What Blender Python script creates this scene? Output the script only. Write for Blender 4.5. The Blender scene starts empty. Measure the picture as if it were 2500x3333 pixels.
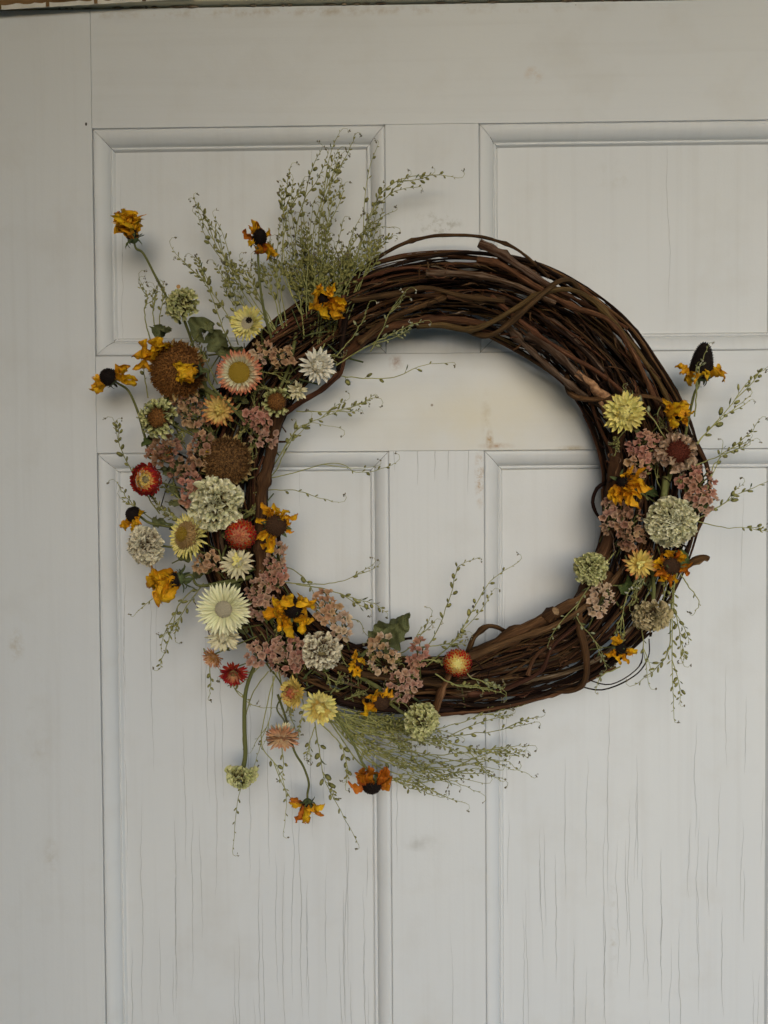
import bpy, math, random
from mathutils import Vector, Matrix, noise, Euler
S = bpy.context.scene
COL = S.collection
R = math.radians
sin, cos, pi = math.sin, math.cos, math.pi

# ------------------------------------------------------------------ camera
ZC = 1.44                      # height of the lens above the porch floor
DIST = 0.92                    # distance of the lens from the door face (plane y = 0)
F = 2504.0                     # focal length in photograph pixels (2500 x 3333)
cp, cy, cr = -0.02286, 0.01318, 0.00694
ROT = Matrix.Rotation(cy, 3, 'Z') @ Matrix.Rotation(cp, 3, 'X') @ Matrix.Rotation(cr, 3, 'Y')
cam = bpy.data.cameras.new('camera')
cam.sensor_fit = 'VERTICAL'; cam.sensor_height = 36.0; cam.lens = F / 3333 * 36.0
cam.clip_start = 0.02; cam.clip_end = 300
camo = bpy.data.objects.new('camera', cam); COL.objects.link(camo)
camo.matrix_world = Matrix.Translation((0, -DIST, ZC)) @ (ROT @ Matrix(((1, 0, 0), (0, 0, -1), (0, 1, 0)))).to_4x4()
S.camera = camo

# ------------------------------------------------------------------ light
SUN_EL, SUN_AZ = 13.0, 4.0     # soft overcast light from in front of the door, a little from the right
w = bpy.data.worlds.new("World"); S.world = w; w.use_nodes = True
nt = w.node_tree
sky = nt.nodes.new('ShaderNodeTexSky'); sky.sky_type = 'NISHITA'; sky.sun_disc = False
sky.sun_elevation = R(SUN_EL); sky.sun_rotation = R(180 - SUN_AZ)
sky.air_density = 1.0; sky.dust_density = 1.0; sky.ozone_density = 2.5
nt.links.new(sky.outputs[0], nt.nodes['Background'].inputs[0])
nt.nodes['Background'].inputs[1].default_value = 0.14
sun = bpy.data.lights.new('sun', 'SUN'); sun.energy = 1.5; sun.angle = R(50); sun.color = (1.0, 0.993, 0.98)
suno = bpy.data.objects.new('sun', sun); COL.objects.link(suno)
sdir = Vector((sin(R(SUN_AZ)) * cos(R(SUN_EL)), -cos(R(SUN_AZ)) * cos(R(SUN_EL)), sin(R(SUN_EL))))
suno.rotation_euler = sdir.to_track_quat('Z', 'Y').to_euler()
S.view_settings.view_transform = 'Standard'; S.view_settings.look = 'None'
S.view_settings.exposure = 0.09; S.view_settings.gamma = 1.0
S.render.engine = 'CYCLES'

OVPX = 2500 / 1659.0
def P(x, y, d=0.0):
    """photo point (overview pixels) -> world point at distance d in front of the door face"""
    d *= 0.78
    v = ROT @ Vector(((x * OVPX - 1250) / F, 1, -(y * OVPX - 1666.5) / F))
    return Vector((0, -DIST, ZC)) + v * ((DIST - d) / v.y)
def U(px, d=0.0):
    return px * OVPX / F * (DIST - d)

# ------------------------------------------------------------------ helpers
def me(name, verts, faces, uvs=None, mat=None, smooth=True):
    m = bpy.data.meshes.new(name)
    m.from_pydata(verts, [], faces)
    if uvs is not None:
        l = m.uv_layers.new(name='UVMap')
        li = [0] * len(m.loops); m.loops.foreach_get('vertex_index', li)
        flat = [0.0] * (2 * len(li))
        for i, vi in enumerate(li):
            flat[2 * i], flat[2 * i + 1] = uvs[vi]
        l.data.foreach_set('uv', flat)
    if smooth:
        m.polygons.foreach_set('use_smooth', [True] * len(m.polygons))
    if mat: m.materials.append(mat)
    return m
def ob(name, mesh, parent=None, mat4=None):
    o = bpy.data.objects.new(name, mesh); COL.objects.link(o)
    if parent is not None: o.parent = parent
    if mat4 is not None: o.matrix_local = mat4
    return o
def thing(name, label, cat, m4=None, group=None):
    o = bpy.data.objects.new(name, None); COL.objects.link(o); o.empty_display_size = 0.01
    if m4 is not None: o.matrix_world = m4
    o['label'] = label; o['category'] = cat
    if group: o['group'] = group
    return o
class MB:
    def __init__(s): s.v = []; s.f = []; s.u = []
    def add(s, v, f, u=None):
        b = len(s.v); s.v += [tuple(q) for q in v]; s.f += [tuple(i + b for i in q) for q in f]
        s.u += list(u) if u else [(0, 0)] * len(v)
    def mesh(s, name, mat, smooth=True): return me(name, s.v, s.f, s.u, mat, smooth)
def smooth_path(pts, n):
    """Catmull-Rom through pts, n samples per segment"""
    p = [Vector(q) for q in pts]
    if len(p) == 2: return [p[0].lerp(p[1], i / n) for i in range(n + 1)]
    p = [p[0] * 2 - p[1]] + p + [p[-1] * 2 - p[-2]]
    out = []
    for i in range(1, len(p) - 2):
        a, b, c, d = p[i - 1:i + 3]
        for k in range(n):
            t = k / n
            out.append(0.5 * ((2 * b) + (c - a) * t + (2 * a - 5 * b + 4 * c - d) * t * t + (3 * b - a - 3 * c + d) * t ** 3))
    out.append(p[-2].copy()); return out
def tube(path, rad, sides=5, cap=True, lump=0.0, seed=0):
    """returns verts, faces, uvs"""
    n = len(path); v = []; f = []; u = []
    t = (path[1] - path[0]).normalized()
    nrm = t.orthogonal().normalized(); L = 0
    for i, p in enumerate(path):
        if 0 < i < n - 1: t2 = (path[i + 1] - path[i - 1])
        elif i == 0: t2 = path[1] - path[0]
        else: t2 = path[-1] - path[-2]
        if t2.length < 1e-9: t2 = t
        t2 = t2.normalized()
        nrm = (nrm - t2 * nrm.dot(t2))
        nrm = nrm.normalized() if nrm.length > 1e-6 else t2.orthogonal().normalized()
        bn = t2.cross(nrm); t = t2
        if i: L += (p - path[i - 1]).length
        r = rad(i / (n - 1)) if callable(rad) else rad
        for k in range(sides):
            a = 2 * pi * k / sides
            rr = r
            if lump: rr *= 1 + lump * noise.noise(Vector((cos(a) * 1.3 + seed, sin(a) * 1.3, L * 90)))
            v.append(p + (nrm * cos(a) + bn * sin(a)) * rr); u.append((k / sides, L))
    for i in range(n - 1):
        for k in range(sides):
            k2 = (k + 1) % sides
            f.append((i * sides + k, i * sides + k2, (i + 1) * sides + k2, (i + 1) * sides + k))
    if cap:
        f.append(tuple(range(sides - 1, -1, -1))); f.append(tuple((n - 1) * sides + k for k in range(sides)))
    return v, f, u
def face_matrix(pos, face, roll=0.0, s=1.0):
    """local +Z looks along face = (right, down) tilt from straight out of the door"""
    n = Vector((face[0], -1, -face[1]))
    if len(face) > 2: n.y = -face[2]
    n.normalize()
    q = n.to_track_quat('Z', 'Y')
    return Matrix.Translation(pos) @ q.to_matrix().to_4x4() @ Matrix.Rotation(roll, 4, 'Z') @ Matrix.Scale(s, 4)

# ------------------------------------------------------------------ node material helpers
class NT:
    def __init__(s, name):
        s.m = bpy.data.materials.new(name); s.m.use_nodes = True; s.t = s.m.node_tree
        s.b = s.t.nodes['Principled BSDF']; s.out = s.t.nodes['Material Output']
    def n(s, typ, **kw):
        o = s.t.nodes.new(typ)
        for k, v in kw.items(): setattr(o, k, v)
        return o
    def set(s, sock, v):
        if isinstance(v, bpy.types.NodeSocket): s.t.links.new(v, sock)
        elif isinstance(v, (tuple, list)) and len(v) == 3 and sock.type == 'RGBA': sock.default_value = (*v, 1)
        else: sock.default_value = v
    def math(s, op, a, b=0.0, c=None, clamp=False):
        o = s.n('ShaderNodeMath', operation=op); o.use_clamp = clamp
        s.set(o.inputs[0], a); s.set(o.inputs[1], b)
        if c is not None: s.set(o.inputs[2], c)
        return o.outputs[0]
    def mix(s, f, a, b, mode='MIX'):
        o = s.n('ShaderNodeMix', data_type='RGBA', blend_type=mode)
        s.set(o.inputs[0], f); s.set(o.inputs[6], a); s.set(o.inputs[7], b); return o.outputs[2]
    def ramp(s, fac, stops, interp='LINEAR'):
        o = s.n('ShaderNodeValToRGB'); r = o.color_ramp; r.interpolation = interp
        while len(r.elements) < len(stops): r.elements.new(0.5)
        for e, (p, c) in zip(r.elements, stops):
            e.position = p; e.color = (*c, 1) if len(c) == 3 else c
        s.set(o.inputs[0], fac); return o.outputs[0]
    def sep(s, v):
        o = s.n('ShaderNodeSeparateXYZ'); s.set(o.inputs[0], v); return o.outputs
    def comb(s, x, y, z):
        o = s.n('ShaderNodeCombineXYZ')
        for i, q in enumerate((x, y, z)): s.set(o.inputs[i], q)
        return o.outputs[0]
    def noise(s, vec, scale, detail=3, rough=0.5, dist=0.0):
        o = s.n('ShaderNodeTexNoise'); s.set(o.inputs['Vector'], vec)
        o.inputs['Scale'].default_value = scale; o.inputs['Detail'].default_value = detail
        o.inputs['Roughness'].default_value = rough; o.inputs['Distortion'].default_value = dist
        return o.outputs['Fac']
    def vmul(s, v, k):
        o = s.n('ShaderNodeVectorMath', operation='MULTIPLY'); s.set(o.inputs[0], v); o.inputs[1].default_value = k; return o.outputs[0]
    def bump(s, h, strength, dist):
        o = s.n('ShaderNodeBump'); o.inputs['Strength'].default_value = strength; o.inputs['Distance'].default_value = dist
        s.set(o.inputs['Height'], h); s.t.links.new(o.outputs[0], s.b.inputs['Normal']); return o.outputs[0]

def petal_mat(name, stops, rough=0.65, transl=0.12, var=0.1, streak=0.25, alongv=True, huevar=0.01):
    k = NT(name); uv = k.n('ShaderNodeUVMap').outputs[0]
    x, y, _ = k.sep(uv)
    rnd = k.n('ShaderNodeObjectInfo').outputs['Random']
    pos = k.n('ShaderNodeTexCoord').outputs['Object']
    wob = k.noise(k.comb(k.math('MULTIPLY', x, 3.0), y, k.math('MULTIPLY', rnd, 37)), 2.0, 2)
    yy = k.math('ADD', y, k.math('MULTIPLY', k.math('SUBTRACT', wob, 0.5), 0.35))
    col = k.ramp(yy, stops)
    st = k.noise(k.comb(k.math('MULTIPLY', x, 9.0), k.math('MULTIPLY', y, 1.2), k.math('MULTIPLY', rnd, 91)), 2.2, 3, 0.6)
    col = k.mix(k.math('MULTIPLY', k.math('SUBTRACT', st, 0.42, clamp=True), streak * 4, clamp=True), col, tuple(c * 0.45 for c in stops[len(stops) // 2][1]))
    h = k.n('ShaderNodeHueSaturation'); k.set(h.inputs['Color'], col)
    k.set(h.inputs['Value'], k.math('ADD', k.math('MULTIPLY', rnd, 2 * var), 1 - var))
    rnd2 = k.math('FRACT', k.math('MULTIPLY', rnd, 17.31))
    k.set(h.inputs['Hue'], k.math('ADD', k.math('MULTIPLY', rnd2, 2 * huevar), 0.5 - huevar))
    col = h.outputs[0]
    k.set(k.b.inputs['Base Color'], col); k.b.inputs['Roughness'].default_value = rough
    k.b.inputs['Specular IOR Level'].default_value = 0.25
    k.bump(st, 0.35, 0.0006)
    if transl:
        t = k.n('ShaderNodeBsdfTranslucent'); k.set(t.inputs[0], col)
        mx = k.n('ShaderNodeMixShader'); mx.inputs[0].default_value = transl
        k.t.links.new(k.b.outputs[0], mx.inputs[1]); k.t.links.new(t.outputs[0], mx.inputs[2])
        k.t.links.new(mx.outputs[0], k.out.inputs[0])
    return k.m
def noisy_mat(name, a, b, scale=60, rough=0.8, var=0.12, bump=0.5, bd=0.001, stretch=(1, 1, 1), spec=0.2):
    k = NT(name); pos = k.n('ShaderNodeTexCoord').outputs['Object']
    rnd = k.n('ShaderNodeObjectInfo').outputs['Random']
    f = k.noise(k.vmul(pos, stretch), scale, 4, 0.6)
    col = k.ramp(f, [(0.32, a), (0.68, b)])
    h = k.n('ShaderNodeHueSaturation'); k.set(h.inputs['Color'], col)
    k.set(h.inputs['Value'], k.math('ADD', k.math('MULTIPLY', rnd, 2 * var), 1 - var))
    k.set(k.b.inputs['Base Color'], h.outputs[0]); k.b.inputs['Roughness'].default_value = rough
    k.b.inputs['Specular IOR Level'].default_value = spec
    if bump: k.bump(f, bump, bd)
    return k.m

# ------------------------------------------------------------------ the painted door
def crack_layer(k, x, z, width, seed, half, zmid, zrange, lmin, lmax, dens):
    wob = k.noise(k.comb(k.math('MULTIPLY', x, 2.5), seed * 3.1, k.math('MULTIPLY', z, 7.0)), 1.0, 4, 0.65)
    xw = k.math('ADD', x, k.math('MULTIPLY', k.math('SUBTRACT', wob, 0.5), 0.016))
    u = k.math('ADD', k.math('DIVIDE', xw, width), seed * 0.37 + 50)
    c = k.math('FLOOR', u); f = k.math('FRACT', u)
    wn = k.n('ShaderNodeTexWhiteNoise', noise_dimensions='2D'); k.set(wn.inputs['Vector'], k.comb(c, seed * 7.7, 0))
    r1, r2, r3 = k.sep(wn.outputs['Color'])
    wn2 = k.n('ShaderNodeTexWhiteNoise', noise_dimensions='2D'); k.set(wn2.inputs['Vector'], k.comb(c, seed * 3.3 + 9, 0))
    keep = k.math('LESS_THAN', wn2.outputs['Value'], dens)
    d = k.math('MULTIPLY', k.math('ABSOLUTE', k.math('SUBTRACT', f, k.math('ADD', k.math('MULTIPLY', r1, 0.6), 0.2))), width)
    zc = k.math('ADD', k.math('MULTIPLY', k.math('SUBTRACT', r2, 0.5), zrange), zmid)
    ln = k.math('ADD', k.math('MULTIPLY', r3, lmax - lmin), lmin)
    e = k.math('SUBTRACT', 1.0, k.math('DIVIDE', k.math('ABSOLUTE', k.math('SUBTRACT', z, zc)), ln), clamp=True)
    e = k.math('POWER', e, 0.5)
    hw = k.math('MULTIPLY', e, half)
    m = k.math('SUBTRACT', 1.0, k.math('DIVIDE', d, k.math('ADD', hw, 1e-6)), clamp=True)
    return k.math('MULTIPLY', k.math('MULTIPLY', m, keep), k.math('MINIMUM', k.math('MULTIPLY', e, 3.0), 1.0))
def blob(k, x, z, cx, cz, rx, rz, sc=30, pw=1.0, lo=0.45):
    a = k.math('DIVIDE', k.math('SUBTRACT', x, cx), rx); b = k.math('DIVIDE', k.math('SUBTRACT', z, cz), rz)
    d = k.math('SQRT', k.math('ADD', k.math('MULTIPLY', a, a), k.math('MULTIPLY', b, b)))
    f = k.math('SUBTRACT', 1.0, d, clamp=True)
    n = k.noise(k.comb(x, 0.0, z), sc, 5, 0.7)
    return k.math('MULTIPLY', f, k.math('MULTIPLY', k.math('SUBTRACT', n, lo, clamp=True), 4.0 * pw), clamp=True)
def paint(name, layers, stains=(), grainv=True):
    k = NT(name); pos = k.n('ShaderNodeTexCoord').outputs['Object']
    x, y, z = k.sep(pos)
    big = k.noise(pos, 2.2, 3, 0.5); mid = k.noise(pos, 11, 4, 0.6)
    g = k.noise(k.vmul(pos, (90, 20, 2.2) if grainv else (2.2, 20, 90)), 1.0, 4, 0.6)
    fine = k.noise(pos, 420, 2, 0.5)
    col = k.ramp(big, [(0.3, (0.60, 0.62, 0.635)), (0.7, (0.645, 0.66, 0.66))])
    col = k.mix(k.math('MULTIPLY', k.math('SUBTRACT', mid, 0.52, clamp=True), 1.6, clamp=True), col, (0.53, 0.52, 0.49))
    col = k.mix(k.math('MULTIPLY', k.math('SUBTRACT', g, 0.5, clamp=True), 0.6, clamp=True), col, (0.45, 0.44, 0.42))
    # small flecks of dirt
    v = k.n('ShaderNodeTexVoronoi', feature='F1'); k.set(v.inputs['Vector'], pos); v.inputs['Scale'].default_value = 13
    spot = k.math('LESS_THAN', v.outputs['Distance'], k.math('MULTIPLY', k.math('SUBTRACT', mid, 0.47, clamp=True), 0.11))
    col = k.mix(k.math('MULTIPLY', spot, 0.65), col, (0.12, 0.10, 0.08))
    for (cx, cz, rx, rz, sc, pw, lo, c) in stains:
        col = k.mix(blob(k, x, z, cx, cz, rx, rz, sc, pw, lo), col, c)
    tot = None
    for L in layers:
        m = crack_layer(k, x, z, *L)
        tot = m if tot is None else k.math('MAXIMUM', tot, m)
    h = k.math('ADD', k.math('MULTIPLY', g, 0.5), k.math('MULTIPLY', fine, 0.25))
    if tot is not None:
        col = k.mix(k.math('MULTIPLY', tot, 0.7, clamp=True), col, (0.15, 0.145, 0.13))
        h = k.math('SUBTRACT', h, k.math('MULTIPLY', tot, 2.0))
    k.set(k.b.inputs['Base Color'], col); k.b.inputs['Roughness'].default_value = 0.52
    k.b.inputs['Specular IOR Level'].default_value = 0.3
    h = k.math('ADD', h, k.math('MULTIPLY', k.noise(pos, 28, 3, 0.5), 1.6))
    k.set(k.b.inputs['Roughness'], k.math('ADD', 0.38, k.math('MULTIPLY', mid, 0.25)))
    k.bump(h, 0.45, 0.0008)
    return k.m
def zw(z): return z + ZC
yellow = (0.64, 0.605, 0.50)
def SX(x, y):
    p = P(x, y); return p.x, p.z
def stain(x, y, rx, ry, sc, pw, lo, c):
    a, b = SX(x, y); return (a, b, U(rx), U(ry), sc, pw, lo, c)
M_stile = paint('stile_paint', [(0.06, 3.0, 0.0003, zw(-0.3), 1.2, 0.05, 0.2, 0.12)],
    [stain(186, 268, 2.5, 4, 30, 3, 0.0, (0.05, 0.04, 0.03)), stain(35, 1395, 22, 45, 60, 1.2, 0.45, (0.42, 0.37, 0.28)), stain(85, 1600, 40, 230, 40, 0.5, 0.5, (0.45, 0.43, 0.38)),
     stain(110, 1850, 20, 50, 60, 0.8, 0.45, (0.42, 0.38, 0.3))])
M_toprail = paint('top_rail_paint', [], [stain(1153, 162, 26, 22, 70, 1.2, 0.45, (0.50, 0.38, 0.28)),
    stain(660, 25, 900, 14, 40, 1.0, 0.45, (0.38, 0.30, 0.2))], False)
M_midrail = paint('lock_rail_paint', [], [stain(1020, 905, 340, 150, 5, 0.8, 0.2, yellow), stain(1100, 870, 300, 60, 8, 0.5, 0.3, yellow),
    stain(1050, 905, 14, 70, 60, 0.8, 0.42, (0.46, 0.38, 0.24)), stain(1235, 968, 40, 8, 60, 0.9, 0.4, (0.40, 0.33, 0.2)),
    stain(1072, 963, 45, 9, 60, 1.1, 0.4, (0.40, 0.28, 0.18)), stain(1058, 950, 10, 26, 90, 1.6, 0.35, (0.40, 0.28, 0.15)), stain(855, 784, 20, 20, 80, 1.4, 0.4, (0.36, 0.25, 0.2)), stain(933, 875, 3, 3, 30, 3, 0.0, (0.3, 0.26, 0.2))], False)
M_mull_u = paint('upper_mullion_paint', [(0.03, 5.0, 0.00035, zw(0.3), 0.4, 0.02, 0.08, 0.35)],
    [stain(945, 490, 70, 40, 90, 1.6, 0.5, (0.32, 0.31, 0.26))])
M_mull_l = paint('lower_mullion_paint', [(0.03, 6.0, 0.0004, zw(-0.45), 0.6, 0.04, 0.22, 0.8), (0.022, 6.5, 0.0004, zw(0.05), 0.06, 0.02, 0.05, 0.7)],
    [stain(1022, 1310, 3, 4, 80, 3, 0.2, (0.06, 0.05, 0.05)), stain(1037, 1030, 14, 75, 90, 2.0, 0.45, (0.45, 0.34, 0.24)), stain(905, 1820, 45, 22, 25, 1.0, 0.4, (0.42, 0.42, 0.4))])
M_pan_u = paint('upper_panel_paint', [(0.11, 1.0, 0.0003, zw(0.3), 0.3, 0.04, 0.14, 0.5)],
    [stain(1330, 370, 60, 40, 40, 0.8, 0.5, (0.46, 0.44, 0.38)), stain(379, 613, 5, 5, 30, 3, 0.1, (0.45, 0.25, 0.08))])
M_pan_l = paint('lower_panel_paint', [(0.021, 1.0, 0.00040, zw(-0.45), 0.55, 0.05, 0.15, 0.8), (0.017, 2.0, 0.00036, zw(-0.52), 0.5, 0.04, 0.13, 0.8),
    (0.013, 11.0, 0.00034, zw(-0.56), 0.42, 0.03, 0.11, 0.55), (0.026, 8.0, 0.0005, zw(-0.62), 0.3, 0.04, 0.14, 0.6), (0.03, 4.0, 0.00028, zw(-0.05), 0.4, 0.03, 0.1, 0.6)],
    [stain(1330, 2040, 12, 170, 60, 1.0, 0.5, (0.42, 0.38, 0.3))])
M_mould = paint('moulding_paint', [])
M_core = noisy_mat('door_core_wood', (0.03, 0.024, 0.018), (0.06, 0.045, 0.03), 20)

DX0, DX1 = -0.50, 0.62            # door edges
xs0 = -0.3562                      # stile | panel
xr = 0.4718                        # right panel outer edge
z_top = zw(0.577); z1 = zw(0.4372); z2 = zw(0.1675); z3 = zw(0.0517); z4 = zw(-0.86); z5 = zw(-1.10); z_bot = 0.012
mu = (-0.0077, 0.1029); ml = (-0.0056, 0.1074)
door = thing('panelled_door', 'off-white painted wooden door with raised mouldings and cracked paint, behind the wreath', 'door')
def board(name, x0, x1, z0, z1_, mat, y0=0.0, y1=0.036, g=0.00012, bev=0.0003):
    x0 += g; x1 -= g; z0 += g; z1_ -= g; b = bev
    v = [(x0, y1, z0), (x1, y1, z0), (x1, y1, z1_), (x0, y1, z1_),
         (x0, y0 + b, z0), (x1, y0 + b, z0), (x1, y0 + b, z1_), (x0, y0 + b, z1_),
         (x0 + b, y0, z0 + b), (x1 - b, y0, z0 + b), (x1 - b, y0, z1_ - b), (x0 + b, y0, z1_ - b)]
    f = [(0, 3, 2, 1)] + [(i, (i + 1) % 4, (i + 1) % 4 + 4, i + 4) for i in range(4)] + \
        [(i + 4, (i + 1) % 4 + 4, (i + 1) % 4 + 8, i + 8) for i in range(4)] + [(8, 9, 10, 11)]
    return ob(name, me(name, v, f, None, mat, False), door)
board('stile', DX0, xs0 - 0.0001, z_bot, z_top, M_stile)
board('stile', xr, DX1, z_bot, z_top, M_stile)
board('rail', xs0, xr, z1, z_top, M_toprail)
board('rail', xs0, xr, z3, z2, M_midrail)
board('rail', xs0, xr, z5, z4, M_toprail)
board('rail', xs0, xr, z_bot, z5 - 0.5 if False else z_bot + 0.18, M_toprail)
board('mullion', mu[0], mu[1], z2, z1, M_mull_u)
board('mullion', ml[0], ml[1], z4, z3, M_mull_l)
PROF = [(0.0, 0.0048), (0.0008, 0.0048), (0.0010, 0.0008), (0.0022, 0.0004), (0.006, 0.0008), (0.010, 0.0022), (0.0135, 0.0044), (0.0163, 0.0072),
        (0.0178, 0.0098), (0.0182, 0.0116), (0.0187, 0.0116), (0.0190, 0.0096), (0.0199, 0.0090), (0.0218, 0.0096), (0.0223, 0.0150), (0.0232, 0.0150), (0.0236, 0.0126)]
def panel(x0, x1, z0, z1_, mat):
    i = 0.0235
    v = [(x0 + i, 0.0126, z0 + i), (x1 - i, 0.0126, z0 + i), (x1 - i, 0.0126, z1_ - i), (x0 + i, 0.0126, z1_ - i)]
    v += [(a, 0.03, b) for a, _, b in v]
    ob('panel', me('panel', v, [(0, 1, 2, 3), (0, 4, 5, 1), (1, 5, 6, 2), (2, 6, 7, 3), (3, 7, 4, 0), (4, 7, 6, 5)], None, mat, False), door)
    cs = [(x0, z0, 1, 1), (x1, z0, -1, 1), (x1, z1_, -1, -1), (x0, z1_, 1, -1)]
    for s in range(4):
        a, b = cs[s], cs[(s + 1) % 4]
        vv = []; ff = []; n = 9
        for j in range(n + 1):
            t = j / n
            for (u, d) in PROF:
                wob = 0.0004 * noise.noise(Vector((a[0] * 9 + t * 7, u * 100, a[1] * 5 + s)))
                pa = Vector((a[0] + a[2] * u, d + wob, a[1] + a[3] * u)); pb = Vector((b[0] + b[2] * u, d + wob, b[1] + b[3] * u))
                e = 0.0003 * (1 if s % 2 == 0 else 1)
                dr = (pb - pa).normalized(); q = (pa + dr * e).lerp(pb - dr * e, t); vv.append(q)
        m = len(PROF)
        for j in range(n):
            for q in range(m - 1):
                ff.append((j * m + q, (j + 1) * m + q, (j + 1) * m + q + 1, j * m + q + 1))
        ob('moulding', me('moulding', vv, ff, None, M_mould, True), door)
panel(xs0, mu[0], z2, z1, M_pan_u); panel(mu[1], xr, z2, z1, M_pan_u)
panel(xs0, ml[0], z4, z3, M_pan_l); panel(ml[1], xr, z4, z3, M_pan_l)
board('core', DX0 + 0.01, DX1 - 0.01, z_bot + 0.01, z_top - 0.01, M_core, 0.0365, 0.042)

# door frame: head above the door with dirt in the joint, weathered trim board at the upper left
M_head = noisy_mat('frame_paint', (0.58, 0.52, 0.36), (0.64, 0.58, 0.42), 9, stretch=(.2, 1, 6))
M_dirt = noisy_mat('joint_dirt', (0.05, 0.028, 0.018), (0.28, 0.23, 0.16), 70, stretch=(1, 1, 1))
frame = thing('door_frame', 'painted door frame above the door with brown dirt along the joint', 'door frame')
def fbox(name, x0, x1, y0, y1, z0, z1_, mat, bev=0.001):
    global door
    d = door; door = frame
    o = board(name, x0, x1, z0, z1_, mat, y0, y1, 0.0, bev); door = d; return o
fbox('head', -0.7, 0.8, -0.012, 0.06, z_top + 0.0022, z_top + 0.11, M_head, 0.004)
fbox('jamb', -0.62, DX0 - 0.003, -0.02, 0.06, 0, z_top - 0.0, M_head, 0.004)
fbox('jamb', DX1 + 0.003, 0.7, -0.02, 0.06, 0, z_top - 0.0, M_head, 0.004)
# grime packed in the joint under the head, a broken thin ridge
mb = MB(); random.seed(5); x = xs0 - 0.08
while x < 0.53:
    L = random.uniform(0.002, 0.02)
    if random.random() < 0.62:
        h = random.uniform(0.0005, 0.0016) * (1.6 if random.random() < 0.12 else 1)
        zc_ = z_top + 0.0006; yy = -0.0125
        pts = [Vector((x + L * t, -0.0005 + 0.0004 * noise.noise(Vector((x * 90 + t, 0, 0))), zc_ + 0.0006 * noise.noise(Vector((x * 70 + t * 3, 1, 0))))) for t in (0, .25, .5, .75, 1)]
        mb.add(*tube(pts, lambda t, h=h: h * (0.35 + sin(pi * t)) * 0.7, 5))
    x += L + random.uniform(0, 0.006)
g = ob('joint_grime', mb.mesh('joint_grime', M_dirt), frame); g['kind'] = 'stuff'
# weathered wood trim board
M_trimwood = noisy_mat('weathered_wood', (0.10, 0.055, 0.022), (0.26, 0.16, 0.07), 14, stretch=(1, 1, 14), bump=0.6)
M_flake = noisy_mat('flaking_paint', (0.50, 0.48, 0.42), (0.66, 0.64, 0.58), 50)
trim = thing('trim_board', 'weathered brown trim board with white paint left along its lower edge, upper left corner', 'trim board')
a = P(-60, 25.0, 0.015); b = P(420, -3, 0.015)
N = 60; v = []; f = []; v2 = []; f2 = []
for i in range(N + 1):
    t = i / N; p = a.lerp(b, t) + Vector((0, 0, 0.0006 * noise.noise(Vector((t * 30, 0, 0)))))
    hgt = 0.0055 * (1 - 0.45 * t) + 0.0028 * noise.noise(Vector((t * 22, 2, 0))) + 0.001 * noise.noise(Vector((t * 90, 2, 0)))
    v += [p + Vector((0, 0.010, 0.012)), p + Vector((0, 0, 0.0008)), p + Vector((0, 0, 0.06)), p + Vector((0, 0.010, 0.06))]
    v2 += [p + Vector((0, 0.002, 0.0012)), p + Vector((0, -0.0007, -0.0003)), p + Vector((0, -0.0008, max(hgt, 0.0012))), p + Vector((0, 0.0002, max(hgt, 0.0012) + 0.0002))]
for i in range(N):
    for q in range(3):
        f.append((i * 4 + q, i * 4 + q + 1, (i + 1) * 4 + q + 1, (i + 1) * 4 + q))
        gap = (i % 13 == 7)
        if not (gap and q > 0) : f2.append((i * 4 + q, i * 4 + q + 1, (i + 1) * 4 + q + 1, (i + 1) * 4 + q))
ob('board', me('board', v, f, None, M_trimwood, False), trim)
ob('paint_edge', me('paint_edge', v2, f2, None, M_flake, False), trim)

# porch round the door: floor, ceiling and ground, which shade and light the door
def sheet(name, x0, x1, y0, y1, z, mat, th=0.05):
    v = [(x0, y0, z), (x1, y0, z), (x1, y1, z), (x0, y1, z), (x0, y0, z - th), (x1, y0, z - th), (x1, y1, z - th), (x0, y1, z - th)]
    o = ob(name, me(name, v, [(0, 1, 2, 3), (7, 6, 5, 4), (0, 4, 5, 1), (1, 5, 6, 2), (2, 6, 7, 3), (3, 7, 4, 0)], None, mat, False)); o['kind'] = 'structure'; return o
M_floor = noisy_mat('porch_floor_paint', (0.34, 0.47, 0.62), (0.38, 0.52, 0.68), 3)
M_ceil = noisy_mat('porch_ceiling_wood', (0.62, 0.38, 0.06), (0.70, 0.45, 0.09), 5, stretch=(1, 10, 1))
M_grass = noisy_mat('lawn', (0.05, 0.08, 0.02), (0.10, 0.13, 0.05), 4)
M_wall = noisy_mat('wall_paint', (0.5, 0.49, 0.46), (0.56, 0.55, 0.52), 4)
sheet('porch_floor', -2.2, 2.2, -1.7, 0.2, 0.0, M_floor)
sheet('ground', -90, 90, -120, 60, -0.45, M_grass)
sheet("porch_ceiling", -2.2, 2.2, -1.9, 0.3, 2.62, M_ceil)
M_shade_wall = noisy_mat('added_shade_wall', (0.05, 0.045, 0.04), (0.08, 0.075, 0.065), 4)
v = [(-0.58, -0.02, 0), (-0.58, -2.3, 0), (-0.58, -2.3, 2.6), (-0.58, -0.02, 2.6), (-0.9, -0.02, 0), (-0.9, -2.3, 0), (-0.9, -2.3, 2.6), (-0.9, -0.02, 2.6)]
o = ob('wall', me('wall', v, [(0, 1, 2, 3), (7, 6, 5, 4), (0, 4, 5, 1), (1, 5, 6, 2), (2, 6, 7, 3), (3, 7, 4, 0)], None, M_shade_wall, False)); o['kind'] = 'structure'  # unseen dark wall, added to shade the left side of the door
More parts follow.
